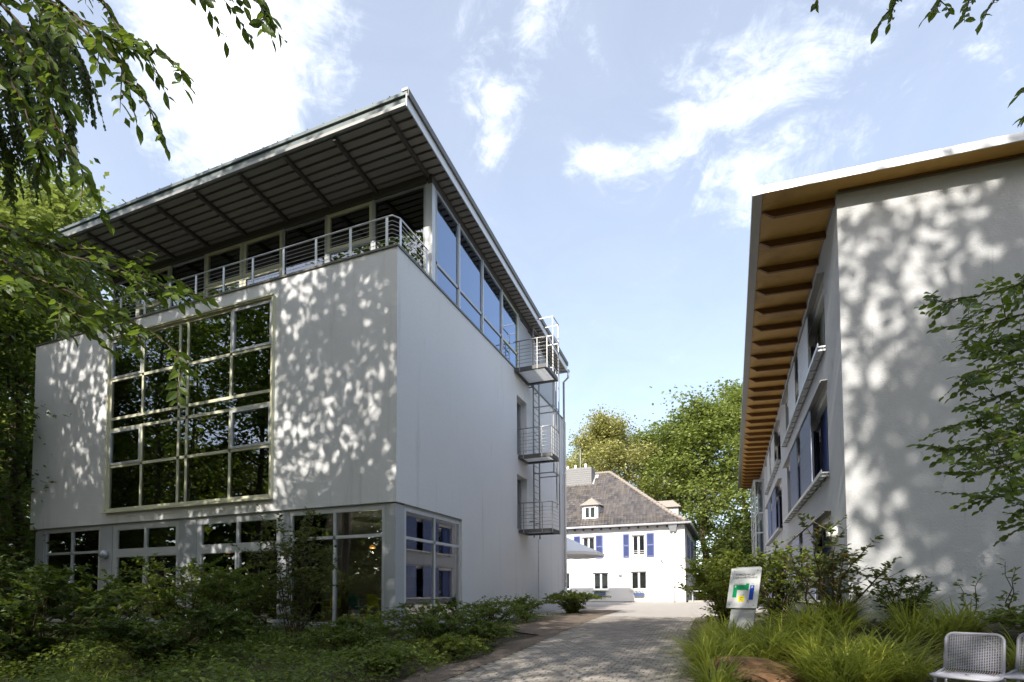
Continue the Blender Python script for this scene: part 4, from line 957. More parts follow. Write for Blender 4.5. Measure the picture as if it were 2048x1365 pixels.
cafe_chair('yellow_plastic', (-8.75, 14.6, FZ), R_(-150), 'yellow plastic armchair seen through the side window')
TB = thing('cafe_table', 'dark topped table among the plastic chairs indoors', 'table', (-10.0, 14.1, FZ))
bx('tabletop', 'table_top', TB, -10.6, -9.4, 13.7, 14.5, FZ+.71, FZ+.745)
for x in (-10.5, -9.5):
    for y in (13.8, 14.4): bx('leg', 'steel', TB, x-.02, x+.02, y-.02, y+.02, FZ, FZ+.709)

# ---- site plan sign
SP = Vector((.24, 11.40, 1.08)); ga = ground_z(SP.x, SP.y)
SG = thing('site_plan_sign', 'tilted grey acrylic sign with a coloured site plan beside the path', 'sign', (SP.x, SP.y, ga))
sgm = Matrix.Translation((SP.x-.02, SP.y, 1.31)) @ Matrix.Rotation(yaw+R_(-48), 4, 'Z') @ Matrix.Rotation(R_(-19), 4, 'X')
def on_sign(o): o.matrix_parent_inverse = Matrix.Identity(4); o.matrix_local = Matrix.Translation(-SG.location) @ sgm; return o
def sbox(name, mat, x0, x1, y0, y1, z0, z1, parent=SG):
    m = MB(); m.box(x0, x1, y0, y1, z0, z1); me = m.build(name, mat); me.parent = parent
    if parent is SG: on_sign(me)
    return me
SGW, SGH = .60, .82
sbox('back_slab', 'sign_back', -SGW*.36, SGW*.42, .03, .07, -.55, SGH+.04)
pa = sbox('front_panel', 'acrylic_white', -SGW/2, SGW/2, -.012, 0, 0, SGH)
for x in (-.23, .23):
    for z in (.06, SGH-.06):
        m = MB(); m.tube([(x, -.02, z), (x, .03, z)], .009, 8); o = m.build('stud', 'dark_metal'); o.parent = pa
def spoly(name, mat, pts):
    m = MB(); n = len(pts); m.add([(x, -.016, z) for x, z in pts]+[(x, -.0125, z) for x, z in pts], [list(range(n)), list(range(n, 2*n))[::-1]]+[[i, n+i, n+(i+1) % n, (i+1) % n] for i in range(n)])
    o = m.build(name, mat); o.parent = pa; return o
spoly('plan_shape', 'sign_green', [(-.205, .215), (-.125, .215), (-.125, .37), (.10, .37), (.10, .50), (.04, .50), (.04, .47), (-.205, .47)])
spoly('plan_shape', 'sign_blue', [(.125, .17), (.205, .17), (.205, .46), (.125, .46)])
spoly('plan_shape', 'sign_yellow', [(-.08, .13), (.035, .13), (.035, .245), (-.08, .245)])
def stext(txt, size, x, z, mat, bold=0):
    cu = bpy.data.curves.new('lettering', 'FONT'); cu.body = txt; cu.size = size; cu.align_x = 'CENTER'; cu.extrude = .0008; cu.offset = bold; cu.resolution_u = 3
    tmp = bpy.data.objects.new('tmp', cu); col.objects.link(tmp); dg = bpy.context.evaluated_depsgraph_get(); me = bpy.data.meshes.new_from_object(tmp.evaluated_get(dg)); bpy.data.objects.remove(tmp)
    me.materials.clear(); me.materials.append(MATS[mat]); o = bpy.data.objects.new('lettering', me); col.objects.link(o); o.parent = pa
    o.location = (x, -.0178, z); o.rotation_euler = (math.pi/2, 0, 0); return o
stext('EUREGIONALES', .052, .0, .665, 'sign_ink'); stext('JUGENDGÄSTEHAUS', .052, .0, .605, 'sign_ink')
stext('C', .085, -.022, .158, 'sign_ink', .002); stext('B', .06, -.165, .415, 'white_paint', .001); stext('A', .06, .165, .405, 'white_paint', .001)
m = MB(); m.tube([(.11, -.016, .155), (.11, -.0125, .155)], .011, 12); o = m.build('location_dot', 'sign_red'); o.parent = pa
for (x0, x1, z) in ((-.2, -.13, .485), (.14, .19, .485), (-.06, .02, .262), (.06, .125, .36), (.085, .14, .12)): o = spoly('caption_line', 'sign_ink', [(x0, z), (x1, z), (x1, z+.005), (x0, z+.005)])

# ---- sandstone boulder
def boulder():
    bm = bmesh.new(); bmesh.ops.create_icosphere(bm, subdivisions=5, radius=1)
    from mathutils import noise as mn
    for v in bm.verts:
        c = v.co.copy(); n_ = mn.noise(c*1.1)*.30+mn.noise(c*2.7+Vector((3, 1, 2)))*.17+mn.noise(c*6)*.06+mn.noise(c*14)*.025
        v.co = Vector((c.x*.62, c.y*.40, c.z*.34))*(1+n_)
        if v.co.z > .17: v.co.z = .17+(v.co.z-.17)*.35
    me = bpy.data.meshes.new('boulder'); bm.to_mesh(me); bm.free(); me.materials.append(MATS['sandstone']); me.polygons.foreach_set('use_smooth', [True]*len(me.polygons))
    o = bpy.data.objects.new('boulder', me); col.objects.link(o); o.location = (.44, 8.62, ground_z(.44, 8.62)+.10); o.rotation_euler = (0, R_(8), R_(12))
    return tag(o, 'reddish brown sandstone boulder half hidden in the grass', 'rock')
boulder()

# ---- wire chairs
def wire_chair(loc, rot, label):
    t = thing('wire_chair', label, 'chair', (0, 0, 0), 'lilac grey wire chairs in the bed')
    W, D_, Hb = .235, .24, .37; zs = .45; n = 24
    def rnd(pts, r, mat='wire_lilac', name='frame', nn=8): return MB().tube(pts, r, nn).build(name, mat, t, smooth=True)
    def back(u, v): return Vector((u, D_+.02+.13*v, zs+.03+v*Hb))
    c = .07; loop = []
    for (cx_, cv, a0) in ((W-c, 1-c/Hb, 0), (-W+c, 1-c/Hb, 90)):
        for k in range(6): a_ = R_(a0+90*k/5); loop.append(back(cx_+c*math.cos(a_), cv+c/Hb*math.sin(a_)))
    fr = rnd([back(W, .02)]+loop+[back(-W, .02)], .015, name='back_frame')
    sf = [Vector((W, D_+.02, zs+.03)), Vector((W+.02, 0, zs)), Vector((W+.02, -.20, zs+.01))]
    sl = [Vector((W+.02, -.2, zs+.01)), Vector((W-.02, -.25, zs+.0)), Vector((-W+.02, -.25, zs)), Vector((-W-.02, -.2, zs+.01))]
    rnd(sf+sl+[Vector((-W-.02, 0, zs)), Vector((-W, D_+.02, zs+.03))], .014, name='seat_frame')
    m = MB()
    for k in range(1, n):
        u = -W+2*W*k/n; vt = 1.0 if abs(u) < W-c else 1-c/Hb*(1-math.sqrt(max(0, 1-((abs(u)-(W-c))/c)**2)))
        m.tube([back(u, .0), back(u, vt)], .0028, 4, False)
    for k in range(1, n):
        v_ = k/n; uu = W if v_ < 1-c/Hb else W-c*(1-math.sqrt(max(0, 1-((v_-(1-c/Hb))/(c/Hb))**2)))
        m.tube([back(-uu, v_), back(uu, v_)], .0028, 4, False)
    m.build('backrest', 'wire_lilac', t, fix=False)
    m = MB()
    for k in range(0, n+1):
        u = -W+2*W*k/n; m.tube([(u, D_+.02, zs+.025), (u, 0, zs+.0), (u, -.245, zs)], .003, 4, False)
    for k in range(0, n+2):
        y = -.245+(D_+.26)*k/(n+2); m.tube([(-W-.01, y, zs+.004), (W+.01, y, zs+.004)], .003, 4, False)
    m.build('seat', 'wire_lilac', t, fix=False)
    for s in (-1, 1):
        rnd([(s*(W-.01), -.17, zs-.01), (s*(W+.01), -.21, 0)], .012, name='leg'); rnd([(s*(W-.02), D_-.02, zs-.0), (s*(W+.01), D_+.06, 0)], .012, name='leg')
    t.location = loc; t.rotation_euler = (0, 0, rot); t.scale = (1.0, 1.0, 1.0); return t
wire_chair((2.20, 6.78, ground_z(2.2, 6.78)), R_(-28), 'lilac grey wire chair standing before the tall grass, dry leaves on its seat')
wire_chair((2.80, 6.86, ground_z(2.8, 6.86)), R_(-34), 'lilac grey wire chair cut off by the picture edge')
for k, (x, y, w) in enumerate(((-.20, .02, 'at the front left corner'), (-.12, .14, 'close to the backrest, left'), (.02, .0, 'in the middle'), (.10, .17, 'against the backrest, right'), (.19, .10, 'at the right rim'))):
    o = leaf_object('fallen_leaf', 'litter', None, [(2.20+x*.88+y*.47, 6.78-x*.47+y*.88, ground_z(2.2, 6.78)+.468)], [(math.cos(k*1.9), math.sin(k*1.9), .05)], [(.1, .1, 1)], [.07], T_LEAF)
    tag(o, 'dry brown leaf on the wire chair seat, ' + w, 'leaf', 'dry leaves on the chair seat')
LEFT_NEAR = [[(-4.31, 1.77, 5.59), (-3.48, 1.8, 4.95), (-3.1, 1.86, 4.57), (-2.83, 1.88, 4.23), (-2.7, 1.89, 3.99)], [(-4.2, 1.91, 5.74), (-3.44, 1.93, 4.94), (-3.1, 1.97, 4.71), (-2.86, 2.01, 4.62), (-2.71, 2.02, 4.46)], [(-4.01, 2.09, 5.82), (-3.56, 2.08, 5.3), (-3.32, 2.08, 4.98), (-3.13, 2.06, 4.81)], [(-4.11, 1.65, 5.15), (-3.51, 1.7, 4.54), (-3.27, 1.71, 4.1), (-3.12, 1.72, 3.87), (-2.99, 1.73, 3.67)], [(-4.3, 1.69, 5.08), (-3.76, 1.71, 4.58), (-3.51, 1.72, 4.24), (-3.4, 1.72, 3.93)], [(-3.85, 1.54, 5.04), (-3.46, 1.61, 4.66), (-3.18, 1.63, 4.34), (-3.11, 1.66, 4.17)], [(-3.64, 2.23, 5.92), (-3.07, 2.37, 5.54), (-2.75, 2.4, 5.3)], [(-3.09, 2.45, 5.92), (-2.74, 2.5, 5.46), (-2.57, 2.48, 5.18)], [(-5.54, 2.1, 6.41), (-4.91, 2.16, 5.85), (-4.47, 2.14, 5.43), (-4.26, 2.13, 5.06)], [(-4.94, 1.92, 6.13), (-4.31, 2.08, 5.77), (-3.96, 2.13, 5.39), (-3.87, 2.17, 5.23)], [(-5.56, 2.0, 6.54), (-4.9, 2.07, 6.08), (-4.34, 2.1, 5.55), (-4.21, 2.05, 5.24)], [(-6.64, 2.39, 7.27), (-5.9, 2.5, 6.78), (-5.35, 2.52, 6.19), (-5.18, 2.5, 5.84)]]
LEFT_MID = [[(-4.78, 1.86, 4.21), (-3.88, 1.92, 3.75), (-3.38, 2.02, 3.51), (-2.96, 2.08, 3.36), (-2.64, 2.11, 3.22)], [(-4.65, 1.82, 3.92), (-3.76, 1.87, 3.48), (-3.23, 1.98, 3.22), (-2.85, 2.04, 3.0), (-2.67, 2.06, 2.8)], [(-5.04, 1.97, 4.25), (-4.12, 2.04, 3.82), (-3.62, 2.13, 3.75), (-3.26, 2.17, 3.57), (-2.98, 2.18, 3.36)], [(-5.58, 2.18, 4.49), (-4.84, 2.28, 4.06), (-4.36, 2.37, 3.78), (-3.93, 2.45, 3.52), (-3.7, 2.44, 3.33)], [(-6.11, 2.39, 4.6), (-5.25, 2.54, 4.14), (-4.74, 2.65, 3.85), (-4.31, 2.72, 3.53)], [(-5.84, 2.28, 4.71), (-5.11, 2.37, 4.41), (-4.65, 2.45, 4.2), (-4.23, 2.52, 3.91), (-3.8, 2.6, 3.71)], [(-3.99, 1.56, 3.45), (-3.56, 1.64, 3.25), (-3.2, 1.68, 3.12), (-2.96, 1.72, 2.99)], [(-4.91, 1.91, 4.35), (-4.44, 2.0, 4.08), (-4.05, 2.06, 3.91), (-3.74, 2.08, 3.81)], [(-7.35, 2.72, 5.37), (-6.46, 2.88, 5.03), (-5.83, 2.93, 4.67), (-5.18, 3.09, 4.47)], [(-5.45, 2.02, 4.29), (-4.73, 2.11, 4.02), (-4.1, 2.15, 3.72), (-3.78, 2.18, 3.57)], [(-5.89, 2.19, 4.4), (-5.13, 2.29, 4.12), (-4.51, 2.34, 3.81), (-4.01, 2.43, 3.65)], [(-6.14, 2.29, 4.4), (-5.36, 2.4, 4.12), (-4.76, 2.43, 3.81), (-4.24, 2.54, 3.64)]]
LEFT_FAR = [[(-10.14, 4.17, 10.62), (-9.55, 4.44, 9.88), (-9.1, 4.55, 9.06), (-8.8, 4.59, 8.46), (-8.71, 4.64, 8.11)], [(-9.73, 4.33, 10.76), (-9.21, 4.58, 9.88), (-8.83, 4.65, 9.2), (-8.6, 4.67, 8.53), (-8.54, 4.7, 8.25)], [(-9.93, 4.66, 11.22), (-9.22, 4.77, 10.24), (-8.78, 4.87, 9.61), (-8.48, 4.91, 9.0)], [(-10.81, 4.35, 10.46), (-10.08, 4.47, 9.49), (-9.69, 4.55, 8.73), (-9.38, 4.6, 8.13), (-9.28, 4.64, 7.91)], [(-10.44, 4.11, 9.45), (-9.78, 4.3, 8.77), (-9.47, 4.34, 8.11), (-9.35, 4.41, 7.68)], [(-9.77, 3.91, 10.17), (-9.26, 4.15, 9.47), (-8.83, 4.24, 8.75), (-8.72, 4.31, 8.34)], [(-10.25, 4.93, 11.84), (-9.82, 4.94, 10.82), (-9.43, 5.02, 10.09), (-9.29, 5.09, 9.7)], [(-10.56, 4.02, 10.47), (-10.02, 4.26, 9.89), (-9.57, 4.36, 9.28), (-9.45, 4.43, 8.77)]]
RIGHT_NEAR = [[(3.71, 7.12, 4.97), (2.86, 6.59, 4.61), (2.28, 6.26, 4.37), (1.94, 6.02, 4.27), (1.71, 5.94, 4.22)], [(3.7, 7.13, 4.68), (2.81, 6.58, 4.28), (2.27, 6.27, 4.09), (1.8, 5.98, 4.01)], [(3.83, 7.42, 4.28), (2.86, 6.84, 3.94), (2.36, 6.54, 3.75), (2.02, 6.3, 3.63)], [(3.68, 7.17, 3.79), (2.7, 6.58, 3.47), (2.21, 6.29, 3.21), (1.79, 6.02, 3.08)], [(3.61, 7.05, 3.36), (2.64, 6.47, 3.06), (2.12, 6.16, 2.91), (1.71, 5.89, 2.89)], [(3.67, 7.2, 3.1), (2.69, 6.6, 2.86), (2.2, 6.31, 2.72), (1.79, 6.04, 2.69)], [(3.6, 7.08, 2.73), (2.72, 6.52, 2.58), (2.33, 6.26, 2.47), (2.07, 6.11, 2.45)], [(3.66, 7.22, 2.46), (2.81, 6.68, 2.31), (2.41, 6.42, 2.2)], [(4.11, 7.94, 4.8), (3.23, 7.39, 4.43), (2.68, 7.08, 4.23), (2.35, 6.84, 4.08)], [(4.09, 7.98, 3.76), (3.16, 7.41, 3.48), (2.62, 7.09, 3.24), (2.14, 6.81, 3.06)], [(4.03, 7.82, 4.21), (3.16, 7.28, 3.86), (2.67, 6.99, 3.62), (2.25, 6.72, 3.43)], [(4.01, 7.86, 3.34), (3.15, 7.31, 3.13), (2.66, 7.02, 2.95), (2.24, 6.75, 2.88)], [(3.83, 7.42, 4.38), (3.06, 7.01, 4.13), (2.68, 6.76, 3.99), (2.27, 6.5, 3.85)], [(4.54, 8.64, 5.56), (3.75, 8.12, 5.26), (3.26, 7.83, 5.12), (2.78, 7.54, 4.96)], [(4.25, 8.11, 5.1), (3.5, 7.61, 4.83), (3.05, 7.33, 4.7), (2.43, 6.98, 4.54)], [(4.14, 7.92, 4.62), (3.41, 7.43, 4.36), (2.96, 7.15, 4.24), (2.28, 6.78, 4.09)], [(3.79, 7.26, 4.18), (3.11, 6.79, 3.94), (2.69, 6.53, 3.83), (2.34, 6.28, 3.69)], [(4.37, 8.4, 4.36), (3.6, 7.89, 4.11), (3.13, 7.6, 3.99), (2.47, 7.24, 3.84)], [(4.6, 8.87, 4.06), (3.79, 8.35, 3.81), (3.3, 8.05, 3.69), (2.82, 7.76, 3.55)], [(4.1, 7.93, 3.6), (3.38, 7.44, 3.38), (2.93, 7.16, 3.27), (2.39, 6.85, 3.14)], [(4.37, 8.47, 3.52), (3.6, 7.96, 3.29), (3.13, 7.68, 3.18), (2.42, 7.29, 3.05)], [(4.56, 8.87, 3.15), (3.76, 8.35, 2.93), (3.27, 8.05, 2.83), (2.52, 7.66, 2.7)], [(4.36, 8.5, 2.87), (3.59, 7.99, 2.67), (3.12, 7.7, 2.57), (2.98, 7.54, 2.44)]]
RIGHT_TOP = [[(2.47, 5.26, 6.76), (2.02, 5.0, 6.19), (1.86, 4.84, 5.86), (1.78, 4.82, 5.73)], [(2.26, 5.17, 6.76), (1.64, 4.84, 6.23), (1.53, 4.76, 5.96), (1.48, 4.69, 5.83)], [(2.01, 5.07, 6.84), (1.32, 4.72, 6.27), (1.22, 4.64, 5.95), (1.08, 4.54, 5.72)], [(2.46, 5.35, 6.88), (2.0, 5.09, 6.38), (1.77, 4.91, 6.08), (1.68, 4.77, 5.77)], [(2.59, 5.36, 5.68), (2.23, 5.12, 5.44), (2.07, 4.95, 5.25)], [(2.59, 5.37, 5.42), (2.24, 5.13, 5.21), (2.1, 5.03, 5.1)], [(1.73, 5.06, 7.04), (0.89, 4.65, 6.38), (0.71, 4.48, 6.08), (0.68, 4.42, 5.96)]]

# ================================================================== plants
def sub(rng, a, b, n, wob):
    a, b = np.array(a, float), np.array(b, float); t = np.linspace(0, 1, n)[:, None]; p = a*(1-t)+b*t
    p[1:-1] += rng.normal(0, wob, (n-2, 3)) if n > 2 else 0
    return p
def tree(name, label, cat, base, H, R, seed, nleaf, lsize, tr, lmat, bmat, cb=.32, group=None, cl=.6, nl=13, up=.5, weep=0.0, tmpl=T_DIAMOND, top=.97):
    rng = np.random.default_rng(seed); bz = base[2] if len(base) > 2 else ground_z(base[0], base[1]); base = np.array([base[0], base[1], bz-.1])
    t = thing(name, label, cat, tuple(base), group)
    m = MB(); n = 9; tp = []
    lean = rng.normal(0, .02, 2)*H
    for i in range(n):
        f = i/(n-1); tp.append(base+np.array([lean[0]*f+rng.normal(0, .012*H)*(f > .1)*.5, lean[1]*f+rng.normal(0, .012*H)*(f > .1)*.5, H*top*.9*f]))
    rad = [tr*(1.35 if i == 0 else 1)*(1-.88*(i/(n-1))**.9) for i in range(n)]; m.tube(tp, rad, 9)
    tips = []
    def trunk_at(f):
        x = f*(n-1); i = min(int(x), n-2); return tp[i]+(tp[i+1]-tp[i])*(x-i), rad[i]
    for k in range(nl):
        f = cb+(.97-cb)*(k+.5)/nl; p0, r0 = trunk_at(f); az = k*2.399+rng.normal(0, .3); g = (f-cb)/(1-cb)
        ln = R*(1.0-.72*g**1.6)*rng.uniform(.8, 1.12)*(.75+.5*min(1, g*3)); el = R_(rng.uniform(12, 35)+45*g)
        d = np.array([math.cos(az)*math.cos(el), math.sin(az)*math.cos(el), math.sin(el)]); q = p0+d*ln*.55; e = q+np.array([d[0], d[1], d[2]*.6+.12-weep])*ln*.5
        pts = np.vstack([sub(rng, p0, q, 4, .05*ln), sub(rng, q, e, 3, .04*ln)[1:]]); r1 = max(.03, min(r0*.5, .02*ln+.02)); m.tube(pts, list(np.linspace(r1, .015, len(pts))), 5, False)
        for j in range(5):
            ff = .35+.62*j/4; x = ff*(len(pts)-1); i = min(int(x), len(pts)-2); s0 = pts[i]+(pts[i+1]-pts[i])*(x-i)
            a2 = az+rng.choice([-1, 1])*rng.uniform(.5, 1.3); l2 = ln*rng.uniform(.28, .45); d2 = np.array([math.cos(a2), math.sin(a2), rng.uniform(-.1, .7)-weep])
            s1 = s0+d2*l2; pt2 = sub(rng, s0, s1, 3, .05*l2); m.tube(pt2, [.022, .014, .006], 4, False); tips += [pt2[1], s1, s1+d2*l2*.25+rng.normal(0, .15*l2, 3)]
            for _ in range(2): tips.append(s0+rng.normal(0, .4*l2, 3))
        tips += [e, e+d*ln*.12]
    tips.append(tp[-1]); tips.append(tp[-1]+np.array([0, 0, .05*H]))
    m.build('trunk', bmat, t, smooth=True, fix=False)
    tips = np.array(tips); w = rng.uniform(.25, 1, len(tips))**2.2; w /= w.sum()
    ci = rng.choice(len(tips), nleaf, p=w); s3 = np.array([cl, cl, cl*.55]); off = rng.normal(0, 1, (nleaf, 3))*s3*rng.uniform(.6, 1.3, (len(tips), 1))[ci]
    if weep: off[:, 2] -= np.abs(rng.normal(0, weep*1.6, nleaf))
    P = tips[ci]+off; D, Nn = rand_dirs(rng, nleaf, .6, -.3)
    leaf_object('crown', lmat, t, P, D, Nn, rng.uniform(.7, 1.25, nleaf)*lsize, tmpl)
    return t
def move_copy(t, loc, rot, scale, label):
    c = copy_tree(t); c.location = (loc[0], loc[1], ground_z(*loc)-.1); c.rotation_euler = (0, 0, rot); c.scale = (scale,)*3; c['label'] = label; return c
# --- trees round and behind the viewpoint, whose shade falls on the facades
GS = 'tall beeches shading the forecourt'
s1 = tree('beech_tree', 'tall beech whose trunk and crown shade falls on the middle of the gridded window', 'tree', (-13.2, 0.0), 24.5, 5.0, 11, 6200, .33, .24, 'leaf_beech', 'bark_grey', .38, GS, .52, 17)
s2 = tree('beech_tree', 'tall forked beech shading the right hand part of the front wall', 'tree', (-8.8, -2.2), 25, 5.2, 12, 6200, .33, .26, 'leaf_beech', 'bark_grey', .38, GS, .52, 17)
s3 = tree('beech_tree', 'broad beech shading the paved path from behind the viewpoint', 'tree', (-5.0, -7.6), 24, 5.6, 13, 8500, .32, .28, 'leaf_beech', 'bark_grey', .34, GS, .55, 18)
for src, loc, rot, k, lab in (
    (s2, (-18.2, .5), 1.9, 1.0, 'tall beech shading the left end of the front wall'),
    (s1, (-22.8, -1.5), 2.7, 1.0, 'tall beech at the far left of the forecourt'),
    (s3, (5.4, -4.8), 4.0, .98, 'beech shading the sign and the bush behind it'),
    (s1, (9.4, -4.4), .8, .98, 'beech shading the stained end wall of the wing'),
    (s2, (13, -3.6), 4.4, .92, 'beech shading the hidden right end of the wing'),
    (s3, (-10.5, -14), 2.2, 1.04, 'beech standing farthest back behind the viewpoint'),
    (s2, (4.9, -8.6), 3.3, 1.0, 'beech in the second row behind the viewpoint'),
    (s1, (4.4, -12), 2.0, 1.1, 'tallest beech of the second row behind the viewpoint'),
    (s1, (-18.5, -12), .9, 1.0, 'beech in the second row facing the gridded window'),
    (s3, (-28, -3), 1.3, 1.0, 'beech mirrored at the left end of the gridded window'),
    (s2, (-33.5, -.5), 5.0, 1.0, 'beech mirrored in the middle panes of the gridded window'),
    (s1, (-38, -6), 3.6, 1.05, 'beech mirrored in the right panes of the gridded window'),
    (s3, (-21, -8.5), 4.7, 1.0, 'beech mirrored in the ground floor glazing near the corner post'),
    (s1, (-30, -10), .2, 1.05, 'beech of the back row mirrored above the terrace railing')):
    move_copy(src, loc, rot, k, lab)
# --- trees left of the modern building
GL = 'trees crowding the left end of the modern building'
d1 = tree('oak_tree', 'sunlit yellow green tree rising behind the left end of the grey roof', 'tree', (-37.0, 17.4), 26, 6.5, 21, 30000, .34, .4, 'leaf_oak', 'bark_brown', .25, GL, .75, 17)
d2 = tree('maple_tree', 'dark leafy tree close to the left wall edge of the modern building', 'tree', (-26.6, 13.2), 17, 4.4, 22, 30000, .22, .25, 'leaf_dark', 'bark_brown', .10, GL, .62, 18)
move_copy(d2, (-24.6, 9.0), 1.4, .72, 'smaller dark tree at the left picture edge, before the ground floor windows')
move_copy(d1, (-46, 24), 2.0, .95, 'broad tree half hidden behind the drooping twigs, far left')
move_copy(d2, (-29.5, 8.0), 3.1, 1.05, 'dense dark tree at the outer left picture edge')
# --- trees behind the house
GH = 'trees behind the white house'
b1 = tree('birch_tree', 'yellowing birch with drooping twigs behind the chimney of the white house', 'tree', (-11.3, 54.5), 20.5, 5.2, 31, 38000, .26, .22, 'leaf_birch', 'bark_birch', .35, GH, .62, 16, weep=.45)
o1 = tree('oak_tree', 'green oak whose trunk stands right beside the corner of the white house', 'tree', (-2.2, 55), 19.5, 6.6, 32, 25000, .33, .38, 'leaf_oak', 'bark_brown', .26, GH, .7, 17)
o2 = tree('oak_tree', 'tall green oak half hidden by the wooden eaves', 'tree', (1.6, 58), 22.5, 6.4, 33, 26000, .33, .42, 'leaf_oak', 'bark_brown', .22, GH, .7, 18)
move_copy(o1, (-18.0, 60), 2.0, .86, 'green tree peeping out between the birch and the downpipe')
move_copy(o1, (-7.0, 62), 4.1, .98, 'oak filling the gap between the birch and the trunk beside the house')
move_copy(o2, (8.0, 62), 1.0, 1.0, 'oak farthest right, mostly hidden behind the wing')
def shrub(name, label, base, h, r, seed, nst, nleaf, ls, lmat, smat='twig_brown', cat='shrub', group=None, arch=.5, low=.15, spread=.16, upr=1.0, tmpl=T_FOLD, srad=.014, crook=.04, extra=None):
    rng = np.random.default_rng(seed); bz = ground_z(*base); t = thing(name, label, cat, (base[0], base[1], bz), group); m = MB(); tw = []
    for k in range(nst):
        az = rng.uniform(0, 2*math.pi); rr = r*math.sqrt(rng.uniform(.02, 1)); hh = h*rng.uniform(.65, 1.0)*(1-.25*(rr/r)**2); p = []
        b0 = np.array([base[0]+rng.normal(0, .08*r), base[1]+rng.normal(0, .08*r), bz-.03])
        for i in range(6):
            f = i/5; out = rr*(f**1.2); zz_ = hh*(1-(1-f)**(1+arch)) - arch*.25*hh*max(0, f-.7)*2
            p.append(b0+np.array([math.cos(az)*out, math.sin(az)*out, zz_])+rng.normal(0, crook*h*.5, 3)*(0 < i < 6)*[1, 1, .3])
        p = np.array(p); m.tube(p, list(np.linspace(srad, srad*.25, 6)), 5, False)
        for j in range(7):
            f = low+(1-low)*rng.uniform(0, 1); x = f*5; i = min(int(x), 4); q = p[i]+(p[i+1]-p[i])*(x-i); a2 = rng.uniform(0, 2*math.pi); l2 = spread*h*rng.uniform(.5, 1.4)+.05
            e = q+np.array([math.cos(a2)*l2, math.sin(a2)*l2, rng.uniform(-.2, .8)*l2*upr]); m.tube([q, e], [srad*.3, srad*.12], 3, False); tw.append((q, e))
        tw.append((p[3], p[5])); tw.append((p[4], p[5]+(p[5]-p[4])*.4))
    m.build('stem', smat, t, smooth=True, fix=False)
    ii = rng.integers(0, len(tw), nleaf); f = rng.uniform(0.05, 1.05, nleaf)[:, None]; A = np.array([x[0] for x in tw])[ii]; B = np.array([x[1] for x in tw])[ii]
    P = A+(B-A)*f; dirn = (B-A)/np.maximum(np.linalg.norm(B-A, axis=1, keepdims=True), 1e-6); D, Nn = rand_dirs(rng, nleaf, .7, -.1); D = D+dirn*.6
    S = rng.uniform(.65, 1.2, nleaf)*ls
    if extra:
        emat, frac = extra; kx = int(nleaf*frac); leaf_object('turning_leaves', emat, t, P[:kx], D[:kx], Nn[:kx], S[:kx], tmpl, kind='stuff'); P, D, Nn, S = P[kx:], D[kx:], Nn[kx:], S[kx:]
    leaf_object('foliage', lmat, t, P, D, Nn, S, tmpl)
    return t
# --- undergrowth behind the house corner
shrub('understorey_shrub', 'dark understorey shrub below the oaks, just right of the house corner', (.2, 49.5), 7.5, 3.2, 41, 26, 7000, .22, 'leaf_dark', arch=.3, srad=.05)
shrub('understorey_shrub', 'dark understorey shrub by the foot of the glazed bay', (3.2, 50), 8.0, 3.4, 42, 26, 7000, .22, 'leaf_dark', arch=.3, srad=.05)
shrub('understorey_shrub', 'low leafy shrub behind the steel handrail', (-1.2, 44.8), 2.2, 1.6, 43, 18, 2500, .14, 'leaf_shrub', arch=.3)
# far wood closing the horizon
rng = np.random.default_rng(77); n = 26000; X = rng.uniform(-95, 70, n); hh = 8+3*np.sin(X*.21)+2.5*np.sin(X*.57+1)
P = np.stack([X, 86+rng.normal(0, 4, n), 1+rng.uniform(0, 1, n)**.8*hh], 1); D, Nn = rand_dirs(rng, n, .5)
tag(leaf_object('treeline', 'leaf_dark', None, P, D, Nn, rng.uniform(.9, 1.6, n)), 'far off dark wood closing the view behind the house', 'wood', kind='stuff')
P = np.stack([-52+rng.normal(0, 4, n), rng.uniform(-45, 80, n), 1+rng.uniform(0, 1, n)**.8*16], 1)
tag(leaf_object('treeline', 'leaf_dark', None, P, D, Nn, rng.uniform(1.0, 1.8, n)), 'shadowy wood behind the trees on the left', 'wood', kind='stuff')
P = np.stack([rng.uniform(-50, 45, n), -32+rng.normal(0, 3, n), rng.uniform(0, 1, n)**.9*14], 1)
tag(leaf_object('treeline', 'leaf_dark', None, P, D, Nn, rng.uniform(.8, 1.4, n)), 'wood across the lane behind the viewpoint, mirrored in the panes', 'wood', kind='stuff')
# --- front left bed
GB = 'shrubs in the bed before the modern building'
shrub('privet_shrub', 'broad privet with pale new shoots before the two terrace doors', (-11.9, 9.3), 2.35, 1.9, 51, 44, 9880, 0.098, 'leaf_shrub', group=GB, arch=.35, extra=('leaf_shrub_light', .16), tmpl=T_DIAMOND)
shrub('privet_shrub', 'rounded privet before the pillar with the wall lamp', (-14.0, 8.7), 1.75, 1.6, 52, 36, 7980, 0.098, 'leaf_shrub', group=GB, arch=.4, extra=('leaf_shrub_light', .08), tmpl=T_DIAMOND)
shrub('hazel_shrub', 'tall leggy shrub with upright shoots reaching above the window head', (-9.0, 9.55), 3.25, .95, 53, 17, 3800, 0.098, 'leaf_bronze', group=GB, arch=.05, low=.25, crook=.03)
shrub('hazel_shrub', 'leafy shrub between the tall shoots and the privet', (-10.2, 9.2), 2.1, 1.0, 54, 24, 4940, 0.098, 'leaf_shrub', group=GB, arch=.2)
shrub('dogwood_shrub', 'dark shrub filling the lower left picture corner', (-11.0, 5.5), 2.0, 1.6, 55, 36, 7980, 0.115, 'leaf_dark', group=GB, arch=.4)
shrub('dogwood_shrub', 'dark shrub before the leftmost ground floor window', (-14.6, 6.6), 2.5, 1.8, 56, 40, 8740, 0.115, 'leaf_dark', group=GB, arch=.4)
